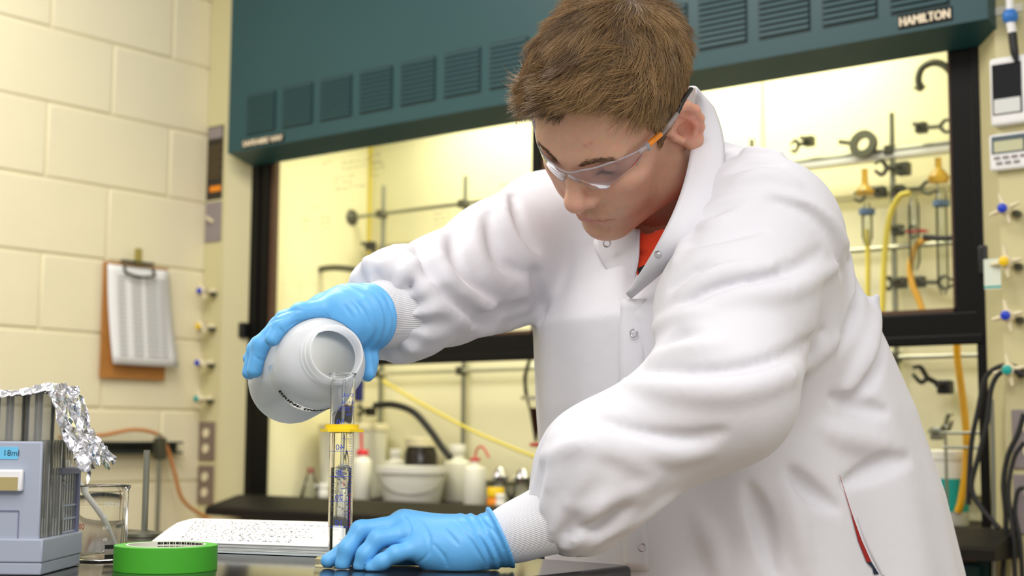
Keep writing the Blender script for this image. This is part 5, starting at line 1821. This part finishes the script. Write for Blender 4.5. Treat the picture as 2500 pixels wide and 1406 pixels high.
# printed rows on the sheet
pr2 = []
for i in range(18):
    z = 1.480 - 0.0125 * i
    f = (1.514 - z) / (1.514 - 1.243)
    xx = WX + 0.0235 + 0.017 * f ** 1.3
    for k in range(4):
        y0 = 2.378 + 0.010 * f + 0.046 * k
        pr2.append(([(xx, y0, z), (xx, y0 + 0.026 + 0.008 * ((i * 3 + k) % 3), z), (xx, y0 + 0.026 + 0.008 * ((i * 3 + k) % 3), z + 0.003), (xx, y0, z + 0.003)], [(0, 1, 2, 3)]))
_o = mk('printed_lines', *merge(pr2), mat('light_print', srgb(130, 130, 130), 0.8), cb)
_o['kind'] = 'stuff'

# black channel rail on the wall
rl = mk('channel_rail', *merge([g_box((WX + 0.001, 1.95, 1.000), (WX + 0.006, 2.614, 1.034)), g_box((WX + 0.006, 1.95, 1.000), (WX + 0.034, 2.614, 1.006)), g_box((WX + 0.006, 1.95, 1.028), (WX + 0.034, 2.614, 1.034))]), mat('black_rail', srgb(44, 50, 46), 0.5), None)
tag(rl, 'black metal channel rail fixed low on the block wall', 'rail')
oc = [(WX + 0.02, 2.22, 1.045), (WX + 0.03, 2.34, 1.050), (WX + 0.04, 2.44, 1.066), (WX + 0.05, 2.515, 1.052), (WX + 0.055, 2.545, 1.01), (WX + 0.06, 2.565, 0.95), (WX + 0.06, 2.60, 0.87), (WX + 0.08, 2.68, 0.815), (WX + 0.14, 2.70, 0.79)]
ob = tube('orange_cord', oc, 0.0052, M['cord'], None, sub=8)
tag(ob, 'orange rubber cord looped over the black wall rail', 'cord')
# slim support stand clamped to the rail
SX, SY = WX + 0.075, 2.500
ss = thing('support_stand', (SX, SY, 0.0), 'thin metal support rod standing by the black wall rail', 'stand')
tube('rod', [(SX, SY, 0.01), (SX, SY, 1.055)], 0.006, M['steel'], ss)
box('base_plate', (SX - 0.040, SY - 0.08, 0.0), (SX + 0.09, SY + 0.08, 0.012), M['darksteel'], ss, bev=0.002)
box('clamp', (SX - 0.012, SY - 0.014, 0.985), (SX + 0.014, SY + 0.014, 1.045), M['darksteel'], ss, bev=0.003)
# support stand on the bench, between beaker and notebook
S2 = on(352, 1309, 2, ZT)
s2 = thing('bench_stand', S2, 'small metal stand behind the beaker on the bench', 'stand')
tube('rod', [S2 + np.array([0, 0, 0.006]), S2 + np.array([0, 0, 0.112])], 0.0042, M['steel'], s2)
lathe('foot', [(0.0, 0.0005), (0.028, 0.0005), (0.027, 0.004), (0.006, 0.008), (0.0, 0.008)], M['darksteel'], s2, 24, S2)

# ================================================================= things on the right side panel
PY = YF - 0.001
dv = thing('wall_monitor', (-0.91, PY, 1.646), 'white handheld meter with black screen on the right hood panel', 'meter')
box('case', (-0.957, PY - 0.020, 1.648), (-0.885, PY, 1.780), M['white'], dv, bev=0.006)
scr = box('screen', (-0.951, PY - 0.0215, 1.668), (-0.895, PY - 0.0195, 1.766), mat('black_glass', srgb(16, 18, 22), 0.06), dv, bev=0.0005)
box('screen_card', (-0.948, PY - 0.0222, 1.670), (-0.898, PY - 0.0214, 1.698), mat('pale_card', srgb(214, 216, 214), 0.4), scr)
tm = thing('digital_timer', (-0.91, PY, 1.56), 'white digital timer with buttons below the meter on the hood panel', 'timer')
box('case', (-0.963, PY - 0.016, 1.562), (-0.885, PY, 1.633), M['white'], tm, bev=0.006)
ts = box('display_bezel', (-0.957, PY - 0.0168, 1.594), (-0.889, PY - 0.0155, 1.628), mat('slate_bezel', srgb(84, 96, 102), 0.3), tm)
box('display', (-0.952, PY - 0.0174, 1.597), (-0.897, PY - 0.0166, 1.618), mat('lcd', srgb(196, 196, 160), 0.3), ts)
for r in range(2):
    for c in range(4 - r):
        x = -0.953 + 0.0165 * c + 0.004 * r
        box('button', (x, PY - 0.0178, 1.583 - 0.0105 * r), (x + 0.012, PY - 0.0158, 1.589 - 0.0105 * r), M['greyplate'], tm, bev=0.001)
tg = box('paper_tag', (-0.972, PY - 0.0335, 1.335), (-0.940, PY - 0.033, 1.392), mat('tag_paper', srgb(214, 222, 206), 0.6), None)
tag(tg, 'small printed paper tag hanging on the yellow valve', 'tag')
box('tag_stripe', (-0.972, PY - 0.0338, 1.337), (-0.940, PY - 0.0335, 1.341), M['tealcap'], tg)
pb = thing('pipette_filler', (-0.905, PY - 0.03, 1.79), 'blue and white pipette filler with black tip hung at the top of the right panel', 'pipette filler')
tube('white_barrel', [(-0.912, PY - 0.022, 1.97), (-0.912, PY - 0.022, 1.86)], 0.0075, M['white'], pb)
lathe('blue_valve', [(0.0, 0.014), (0.010, 0.012), (0.0145, 0.004), (0.0145, -0.006), (0.009, -0.013), (0.0, -0.014)], mat('mid_blue_plastic', srgb(52, 120, 200), 0.35), pb, 24, (-0.912, PY - 0.022, 1.855))
tube('white_neck', [(-0.912, PY - 0.022, 1.845), (-0.909, PY - 0.022, 1.822)], 0.0085, M['white'], pb)
tube('black_tip', [(-0.909, PY - 0.022, 1.822), (-0.906, PY - 0.022, 1.785), (-0.902, PY - 0.022, 1.764)], [0.0085, 0.008, 0.004], M['blackplastic'], pb, sub=5)
lbp = box('label_strip', (-0.952, PY - 0.0012, 1.868), (-0.895, PY, 1.884), mat('strip_white', srgb(226, 222, 206), 0.5), None)
tag(lbp, 'narrow white label strip stuck near the top of the right panel', 'label')

# power cords on the right
def cord(name, pts, r, label, m=None, y=None):
    o = tube(name, pts, r, m or M['rubber'], None, 10, 8)
    tag(o, label, 'cord')
    return o
def onY(pts, Y):
    return [on(x, y, 1, Y + dy) for q in pts for x, y, dy in [(q[0], q[1], q[2] if len(q) > 2 else 0)]]
cord('power_cord', onY([(2500, 905), (2470, 893), (2435, 897), (2405, 925), (2388, 1000), (2372, 1080), (2366, 1170), (2364, 1232)], YF - 0.03), 0.0048, 'black power cord arching past the teal valve, outer of the pair')
cord('power_cord', onY([(2500, 915), (2470, 905), (2440, 912), (2420, 950), (2410, 1030), (2390, 1110), (2372, 1190), (2400, 1245), (2440, 1290)], YF - 0.042), 0.0048, 'black power cord arching past the teal valve, inner of the pair')
cord('power_cord', onY([(2500, 1010), (2485, 1060), (2462, 1110), (2450, 1180), (2456, 1270), (2448, 1406), (2446, 1440)], YF - 0.035), 0.0050, 'black power cord hanging from the right outlets, leftmost of the bundle')
cord('power_cord', onY([(2500, 1080), (2475, 1120), (2462, 1200), (2472, 1290), (2478, 1406), (2478, 1440)], YF - 0.050), 0.0042, 'black power cord hanging from the right outlets, middle of the bundle')
cord('power_cord', onY([(2500, 1190), (2485, 1200), (2478, 1250), (2490, 1320), (2496, 1406), (2496, 1440)], YF - 0.045), 0.0042, 'thin black power cord hanging from the lower outlet at the frame edge')
gp = tube('steel_conduit', onY([(2421, 975), (2424, 1100), (2426, 1250), (2427, 1406), (2428, 1440)], YF - 0.012), 0.0042, M['steel'], None, 10, 6)
tag(gp, 'thin grey metal conduit running down the right panel edge', 'conduit')

# ================================================================= apparatus inside the hood
lat = thing('lattice_frame', (-2.1, 3.19, 0.872), 'metal rod lattice mounted at the back of the fume hood', 'lattice')
LY = 3.165
def rodv(px, y0, y1, r=0.0062, m='steel', Y=LY):
    a, b = on(px, y0, 1, Y), on(px, y1, 1, Y)
    x = (a[0] + b[0]) / 2
    tube('vertical_rod', [(x, Y, a[2]), (x, Y, max(b[2], 0.873))], r, M[m], lat)
    return x
xr = []
for px, y0 in ((931, 455), (1133, 430), (1500, 380), (1840, 340), (2186, 275)):
    xr.append(rodv(px, y0, 1225, 0.0068))
LZS = [on(1132, 497, 1, LY - 0.014)[2], on(1132, 905, 1, LY - 0.014)[2], on(2230, 350, 1, LY - 0.014)[2], on(2230, 600, 1, LY - 0.014)[2]]
def rodh(x0, x1, z, r=0.0062, m='alu', Y=LY - 0.014):
    tube('horizontal_rod', [(x0, Y, z), (x1, Y, z)], r, M[m], lat)
rodh(XL + 0.014, XR - 0.014, LZS[0], 0.0058, 'steel')
rodh(XL + 0.014, XR - 0.014, LZS[1], 0.0065)
rodh(-1.75, XR - 0.014, LZS[3], 0.0068)
for x in xr:
    for z in (LZS[0], LZS[1]):
        box('cross_clamp', (x - 0.012, LY - 0.024, z - 0.012), (x + 0.012, LY + 0.008, z + 0.012), M['darksteel'], lat, bev=0.003)
fl_c = np.array([XL + 0.013, LY - 0.014, LZS[0]])
lathe('wall_flange', [(0.0, 0.010), (0.010, 0.010), (0.022, 0.006), (0.026, 0.0), (0.0, 0.0)], M['darksteel'], lat, 24, fl_c, frame_from_z((1, 0, 0)))
shf = box('narrow_shelf', (-1.78, LY - 0.02, on(2200, 372, 1, LY)[2] - 0.014), (XR - 0.014, LY + 0.02, on(2200, 372, 1, LY)[2]), M['white'], lat, bev=0.002)

# clamps: boss head, arm and two-finger jaw
def clamp_at(p0, p1, label, m='darksteel', s=1.0):
    p0, p1 = np.array(p0), np.array(p1)
    t = thing('lab_clamp', p0, label, 'clamp')
    d = p1 - p0
    L_ = np.linalg.norm(d)
    d /= L_
    up_ = np.array([0, 0, 1.0])
    box('boss_head', p0 - 0.013 * s, p0 + 0.013 * s, M[m], t, bev=0.004)
    tube('thumb_screw', [p0 + np.array([0, -0.012, 0]), p0 + np.array([-0.004, -0.034 * s, 0.004])], [0.004, 0.006], M[m], t)
    tube('arm', [p0, p0 + d * L_ * 0.6], 0.0052 * s, M[m], t)
    for sg in (-1, 1):
        tube('jaw', crv([p0 + d * L_ * 0.55, p0 + d * L_ * 0.75 + up_ * sg * 0.014 * s, p1 + up_ * sg * 0.006 * s], 5), [0.005 * s, 0.0045 * s, 0.003 * s], M[m], t)
    return t
cl = lambda q, Y: on(q[0], q[1], 1, Y)
clamp_at(cl((1975, 345), LY - 0.02), cl((1930, 360), LY - 0.06), 'dark clamp on the upper rod just above the shoulder of the coat')
clamp_at(cl((2250, 312), LY - 0.02), cl((2330, 306), LY - 0.05), 'dark chain-like clamp under the black gooseneck')
clamp_at(cl((2205, 412), LY - 0.02), cl((2135, 408), LY - 0.05), 'olive clamp with a blue grip on the middle rod', 'darksteel', 1.2)
clamp_at(cl((2195, 465), LY - 0.01), cl((2290, 455), LY - 0.04), 'dark clamp gripping the right amber flask')
clamp_at(cl((2150, 468), LY - 0.01), cl((2085, 480), LY - 0.04), 'dark clamp gripping the left amber flask')
clamp_at(cl((2192, 562), LY - 0.02), cl((2240, 566), LY - 0.05), 'dark boss clamp with blue knob half way down the right rod')
clamp_at(cl((2200, 690), LY - 0.02), cl((2160, 692), LY - 0.05), 'grey clamp low in the right pane, pointing left')
clamp_at(cl((2245, 688), LY - 0.02), cl((2325, 690), LY - 0.06), 'grey clamp low in the right pane, pointing right')
clamp_at(cl((2308, 945), LY - 0.02), cl((2228, 905), LY - 0.06), 'black clamp below the sash on the right', 'blackplastic', 1.2)
clamp_at(cl((2290, 1058), LY - 0.05), cl((2325, 1020), LY - 0.08), 'grey jaw clamp below the black clamp on the right', 'steel', 1.1)
clamp_at(cl((905, 600), LY - 0.02), cl((925, 640), LY - 0.05), 'small dark clamp hanging on the left rod', 'blackplastic')
# round disc clamp
dc = cl((2108, 352), LY - 0.03)
dk = thing('ring_support', dc, 'dark half-round ring support resting on the narrow shelf', 'ring support')
lathe('ring', [(0.016, -0.006), (0.034, -0.006), (0.034, 0.006), (0.016, 0.006)], M['darksteel'], dk, 28, dc, frame_from_z((0, -1, 0.15)), closed=True)
tube('stem', [dc + np.array([-0.03, 0, 0.006]), dc + np.array([-0.062, 0, 0.014])], 0.006, M['darksteel'], dk)

# goosenecks
def gooseneck(name, pxs, Y, label, r=0.0095, m='darksteel'):
    t = thing(name, on(pxs[-1][0], pxs[-1][1], 1, Y), label, 'faucet')
    tube('neck', onY(pxs, Y), r, M[m], t, 12, 8)
    return t
g1 = gooseneck('gooseneck_tap', [(741, 775), (740, 735), (748, 690), (775, 660), (830, 654), (900, 668), (940, 700)], 3.02, 'dark gooseneck tap with yellow wall flange behind the glove')
fc = on(676, 733, 1, 3.02)
lathe('yellow_flange', [(0.0, 0.012), (0.018, 0.012), (0.030, 0.006), (0.034, 0.0), (0.0, 0.0)], M['yellowhose'], g1, 28, fc, frame_from_z((0.5, -0.8, 0)))
tube('tap_body', onY([(676, 733), (705, 728), (741, 722)], 3.02), 0.0075, M['darksteel'], g1)
tube('tap_stem', onY([(706, 728), (706, 694)], 3.02), 0.0045, M['darksteel'], g1)
tube('tap_handle', onY([(688, 694), (724, 694)], 3.02), 0.005, M['darksteel'], g1)
g2 = gooseneck('gooseneck_tap', [(2245, 212), (2242, 190), (2252, 165), (2278, 153), (2305, 160), (2335, 190)], 3.10, 'dark gooseneck tap in the upper right corner of the hood', 0.0085)
tube('nozzle', onY([(2245, 205), (2246, 222)], 3.10), [0.010, 0.008], M['darksteel'], g2)
tube('cross_pin', onY([(2230, 215), (2260, 212)], 3.10), 0.003, M['darksteel'], g2)

# hoses
def hose(pts, Y, r, m, label):
    o = tube('rubber_hose', onY(pts, Y), r, M[m], None, 12, 10)
    tag(o, label, 'hose')
hose([(2222, 470), (2195, 482), (2172, 530), (2160, 620), (2154, 760), (2150, 860)], 3.08, 0.0068, 'yellowhose', 'pale yellow hose curving down behind the right pane')
hose([(2270, 580), (2238, 598), (2222, 650), (2228, 695), (2248, 745), (2262, 800)], 3.06, 0.0070, 'amberhose', 'amber hose bowed to the left in the lower right of the pane')
hose([(2336, 822), (2338, 880), (2350, 970), (2359, 1060), (2358, 1140), (2347, 1220), (2338, 1250)], 2.95, 0.0078, 'amberhose', 'thick amber hose hanging below the sash at the right')
hose([(2116, 560), (2119, 640), (2118, 730)], 3.10, 0.0060, 'yellowhose', 'short pale hose beside the edge of the coat')
hose([(915, 990), (960, 988), (1010, 1006), (1050, 1050), (1078, 1090), (1100, 1118)], 3.02, 0.0100, 'rubber', 'fat black hose sloping down behind the white bottles')
hose([(740, 1030), (770, 1048)], 3.02, 0.008, 'rubber', 'short black hose end peeking out below the tipped bottle')
hose([(935, 930), (1010, 975), (1130, 1040), (1230, 1085), (1340, 1128)], 3.10, 0.0042, 'yellowhose', 'thin cream tube sloping across the back of the hood')
hose([(2254, 578), (2310, 582), (2360, 576)], 3.05, 0.0065, 'rubber', 'short dark hose with a light blue band at the right pane edge')

# glass apparatus, right pane
def glassware(name, px, py, Y, prof, m, label, cat, tilt=(0, 0, 1), seg=24):
    c = on(px, py, 1, Y)
    o = lathe(name, prof, m, None, seg, c, frame_from_z(tilt))
    tag(o, label, cat)
    return o
M['amberglass'] = thin_glass('amber_liquid_glass', (0.96, 0.78, 0.30, 1), refl=0.06, haze=0.35, hazecol=(0.85, 0.6, 0.1, 1))
glassware('amber_flask', 2112, 478, 3.06, [(0.0, 0.0), (0.018, 0.002), (0.022, 0.010), (0.014, 0.020), (0.0075, 0.026), (0.007, 0.060), (0.008, 0.062)], M['amberglass'], 'small amber flask with tall neck nearest the coat', 'flask')
glassware('amber_flask', 2292, 448, 3.04, [(0.0, 0.0), (0.020, 0.002), (0.024, 0.014), (0.014, 0.028), (0.0075, 0.034), (0.007, 0.055), (0.008, 0.057)], M['amberglass'], 'small amber flask near the right pane edge', 'flask')
for (px, py, y1, lbl) in ((2116, 495, 600, 'clear glass column under the left amber flask'), (2297, 458, 720, 'clear glass column under the right amber flask'), (2230, 480, 660, 'clear glass column beside the right rod')):
    a, b = on(px, py, 1, 3.06), on(px, y1, 1, 3.06)
    L_ = a[2] - b[2]
    col_ = thing('glass_column', (a[0], 3.06, b[2]), lbl, 'glassware')
    lathe('tube', [(0.006, 0.0), (0.0125, 0.02), (0.0125, L_ - 0.02), (0.006, L_), (0.0055, L_), (0.0118, L_ - 0.022), (0.0118, 0.022), (0.0055, 0.0)], M['labglass'], col_, 20, (a[0], 3.06, b[2]), closed=True)
    if px != 2230:
        lathe('blue_clip', [(0.013, -0.006), (0.0185, -0.006), (0.0185, 0.006), (0.013, 0.006)], mat('pale_blue_plastic', srgb(84, 112, 150), 0.5), col_, 20, (a[0], 3.06, on(px, 517 if px < 2200 else 497, 1, 3.06)[2]), closed=True)
rc = box('red_clip', on(2225, 571, 1, 3.09), on(2255, 559, 1, 3.06), M['red'], None)
tag(rc, 'small red clip beside the boss clamp behind the right pane', 'clip')

# bottles and tubs standing on the hood worktop
WZ = 0.8725
def stand(px, py):
    return on(px, py, 2, WZ)
def unit(p):
    return float((p - CAM) @ _fw) / FPX
def jar(name, px, pyb, pyt, wpx, label, cat, m, neck=0.5, neckh=0.2, cap=None, caph=0.12, should=0.08, Y=None):
    """bottle from pixel measures: base centre, top, width"""
    c = stand(px, pyb)
    if Y is not None:
        c = on(px, pyt, 1, Y)
        c[2] = WZ
    u = unit(c)
    R_ = wpx * u / 2
    H_ = (pyb - pyt) * u if Y is None else on(px, pyt, 1, Y)[2] - WZ
    t = thing(name, c, label, cat)
    hb = H_ * (1 - neckh - (caph if cap else 0))
    lathe('body', [(0.0, 0.0), (R_ * 0.94, 0.0), (R_, R_ * 0.08), (R_, hb - H_ * should), (R_ * 0.92, hb - H_ * should * 0.5), (R_ * neck * 1.1, hb), (R_ * neck, hb + H_ * 0.02), (R_ * neck, H_ * (1 - (caph if cap else 0)))], m, t, 32, c)
    if cap:
        rc_ = R_ * neck * 1.18
        lathe('cap', [(0.0, H_), (rc_ * 0.94, H_), (rc_, H_ - 0.002), (rc_, H_ * (1 - caph)), (0.0, H_ * (1 - caph))], cap, t, 28, c)
    return t, c, R_, H_
M['whitetub'] = mat('white_tub', srgb(236, 234, 224), 0.4)
M['creamlid'] = mat('cream_lid', srgb(234, 226, 190), 0.45)
M['darkjar'] = mat('dark_brown_glass', srgb(44, 40, 34), 0.15)
# large tub with lid
c = on(862, 1100, 1, 3.045); zt_ = on(862, 1034, 1, 3.045)[2] - WZ; c[2] = WZ; u = unit(c)
tb = thing('storage_tub', c, 'large translucent white storage tub behind the graduated cylinder', 'tub')
r0 = 84 * u
lathe('body', [(0.0, 0.0), (r0 * 0.84, 0.0), (r0 * 0.9, 0.004), (r0, zt_ - 0.018), (0.0, zt_ - 0.018)], M['hdpe'], tb, 40, c)
lathe('lid', [(0.0, zt_), (r0 * 0.98, zt_), (r0 * 1.03, zt_ - 0.003), (r0 * 1.04, zt_ - 0.018), (0.0, zt_ - 0.018)], M['creamlid'], tb, 40, c)
# white bucket
c = on(1007, 1138, 1, 2.94); h1 = c[2] - WZ; c[2] = WZ; u = unit(c)
bu = thing('white_bucket', c, 'white plastic bucket with wire handle in the hood', 'bucket')
r1 = 84 * u
lathe('pail', [(0.0, 0.0), (r1 * 0.80, 0.0), (r1 * 0.83, 0.003), (r1 * 0.96, h1 * 0.80), (r1 * 1.03, h1 * 0.82), (r1 * 1.05, h1), (r1 * 0.99, h1), (r1 * 0.93, h1 * 0.8), (r1 * 0.8, 0.004), (0.0, 0.004)], M['whitetub'], bu, 44, c)
hv_ = [c + wd * (r1 * 1.03 * math.cos(a)) - dp * (r1 * 0.9 * abs(math.sin(a))) + np.array([0, 0, h1 * 0.88 - h1 * 0.62 * math.sin(a)]) for a in np.linspace(0, math.pi, 15)]
tube('wire_handle', hv_, 0.0015, M['steel'], bu)
jar('wash_bottle', 966, 1150, 1096, 60, 'small white squat bottle behind the bucket', 'bottle', M['whitetub'], 0.42, 0.1, M['whitetub'], 0.12, 0.1, Y=3.115)
t, c, R_, H_ = jar('dark_jar', 1028, 1170, 1068, 82, 'dark glass jar with cream lid behind the bucket', 'jar', M['darkjar'], 0.82, 0.03, M['creamlid'], 0.14, Y=3.09)
t, c, R_, H_ = jar('wash_bottle', 885, 1222, 1098, 46, 'white wash bottle with red cap and red spout beside the cylinder', 'bottle', M['hdpe'], 0.55, 0.06, M['red'], 0.10, Y=2.90)
tube('spout', [c + np.array([-0.004, 0, H_]), c + np.array([-0.006, 0, H_ + 0.05])], 0.004, M['red'], t)
jar('reagent_bottle', 1118, 1222, 1085, 74, 'tall white plastic bottle right of the bucket', 'bottle', M['hdpe'], 0.45, 0.12, M['whitetub'], 0.14, 0.12, Y=3.10)
t, c, R_, H_ = jar('wash_bottle', 1160, 1224, 1118, 56, 'translucent wash bottle with bent red tube', 'bottle', M['hdpe'], 0.4, 0.1, M['red'], 0.06, Y=2.96)
tube('bent_tube', crv([c + np.array([0, 0, H_]), c + np.array([0.005, 0, H_ + 0.022]), c + np.array([0.024, 0, H_ + 0.030]), c + np.array([0.048, 0, H_ + 0.002])], 6), 0.0028, M['red'], t)
for k_, (px, lbl) in enumerate(((1220, 'foil-topped glass flask next to the red-tubed wash bottle'), (1275, 'foil-topped glass flask beside the near cuff'))):
    c = on(px, 1224, 1, 3.0); c[2] = WZ; u = unit(c)
    t = thing('foil_topped_flask', c, lbl, 'flask')
    R_ = 33 * u
    lathe('flask', [(0.0, 0.0), (R_ * 0.9, 0.0), (R_, 0.006), (R_ * 0.45, 62 * u), (R_ * 0.42, 86 * u)], M['labglass'], t, 28, c)
    lathe('foil_cap', [(R_ * 0.62, 60 * u), (R_ * 0.7, 70 * u), (R_ * 0.48, 84 * u), (R_ * 0.3, 92 * u), (0.0, 90 * u)], M['foil'], t, 14, c)
t, c, R_, H_ = jar('yellow_cap_jar', 1210, 1231, 1190, 42, 'small orange jar with bright yellow cap', 'jar', M['orange'], 0.85, 0.08, M['yellow'], 0.42, Y=2.86)
jar('white_vial', 1222, 1236, 1205, 24, 'small white vial in front of the yellow-capped jar', 'vial', M['whitetub'], 0.8, 0.1, M['whitetub'], 0.3, Y=2.80)
c = stand(757, 1216); u = unit(c)
t = thing('conical_flask', c, 'clear conical flask with pink stopper left of the cylinder', 'flask')
lathe('flask', [(0.0, 0.0), (24 * u, 0.0), (26 * u, 0.005), (9 * u, 58 * u), (8.5 * u, 76 * u)], M['labglass'], t, 28, c)
lathe('stopper', [(0.0, 60 * u), (8 * u, 60 * u), (9 * u, 72 * u), (0.0, 74 * u)], mat('pink_rubber', srgb(196, 120, 104), 0.6), t, 20, c)
jar('white_vial', 790, 1218, 1180, 26, 'small white vial between the conical flask and the cylinder', 'vial', M['whitetub'], 0.85, 0.1, M['whitetub'], 0.3)
cc_ = on(628, 1214, 2, WZ)
coil = [cc_ + np.array([0.055 * math.cos(a), 0.045 * math.sin(a), 0.006 + 0.0022 * a]) for a in np.linspace(0, 5.2, 40)]
o = tube('coiled_cord', coil, 0.0048, M['cord'], None, 10)
tag(o, 'small coil of orange cord at the left end of the hood worktop', 'cord')
# dark blue holder behind the cylinder
q = on(876, 955, 1, 3.05)
o = box('blue_holder', (q[0] - 0.012, 3.04, q[2] - 0.03), (q[0] + 0.012, 3.06, q[2] + 0.035), mat('navy_plastic', srgb(28, 36, 110), 0.4), None, bev=0.003)
tag(o, 'dark blue holder hanging on the left rod behind the bottle', 'holder')
clamp_at(cl((905, 1005), LY - 0.02), cl((872, 1002), LY - 0.05), 'black clamp under the dark blue holder', 'blackplastic')
# separating funnel with dark red liquid, half hidden by the coat
c = on(1308, 1080, 1, 2.98); u = unit(c)
sf = thing('separating_funnel', c, 'glass separating funnel with dark red liquid beside the coat front', 'funnel')
lathe('glass_bulb', [(2.5 * u, -14 * u), (3 * u, 0.0), (16 * u, 75 * u), (30 * u, 120 * u), (33 * u, 160 * u), (24 * u, 195 * u), (9 * u, 215 * u), (9 * u, 235 * u)], M['labglass'], sf, 32, c)
lathe('red_liquid', [(0.0, 2 * u), (2.4 * u, 3 * u), (14.5 * u, 74 * u), (16.5 * u, 84 * u), (0.0, 84 * u)], mat('dark_red_liquid', srgb(60, 12, 14), 0.2), sf, 28, c)
lathe('support_ring', [(33 * u, 104 * u), (38 * u, 104 * u), (38 * u, 112 * u), (33 * u, 112 * u)], M['alu'], sf, 32, c, closed=True)
tube('stopcock', [c + np.array([-0.016, 0, -0.006]), c + np.array([0.016, 0, -0.006])], 0.0052, M['red'], sf)
# right: tub with teal label, small tray and lattice
c = on(2318, 1150, 1, 2.98); zt_ = on(2318, 1098, 1, 2.98)[2] - WZ; c[2] = WZ; u = unit(c)
t = thing('white_tub', c, 'white tub with teal label beside the amber hose', 'tub')
lathe('body', [(0.0, 0.0), (40 * u, 0.0), (43 * u, 0.003), (46 * u, zt_ - 0.02), (0.0, zt_ - 0.02)], M['whitetub'], t, 32, c)
lathe('label', [(43.6 * u, 0.03), (45.4 * u, zt_ - 0.06)], M['tealcap'], t, 32, c)
lathe('lid', [(0.0, zt_), (46 * u, zt_), (49 * u, zt_ - 0.003), (49 * u, zt_ - 0.02), (0.0, zt_ - 0.02)], M['whitetub'], t, 32, c)
wf = thing('wire_frame', np.array([on(2365, 1250, 1, 2.90)[0], 2.90, WZ]), 'small grey wire frame standing at the right end of the hood worktop', 'frame')
fq = np.array([on(2365, 1250, 1, 2.90)[0], 2.90, WZ])
for x_ in (-0.045, 0.035):
    tube('upright', [fq + np.array([x_, 0, 0.0]), fq + np.array([x_, 0, 0.20])], 0.003, M['steel'], wf)
for z_ in (0.165, 0.195):
    tube('crossbar', [fq + np.array([-0.05, 0, z_]), fq + np.array([0.04, 0, z_])], 0.0035, M['steel'], wf)
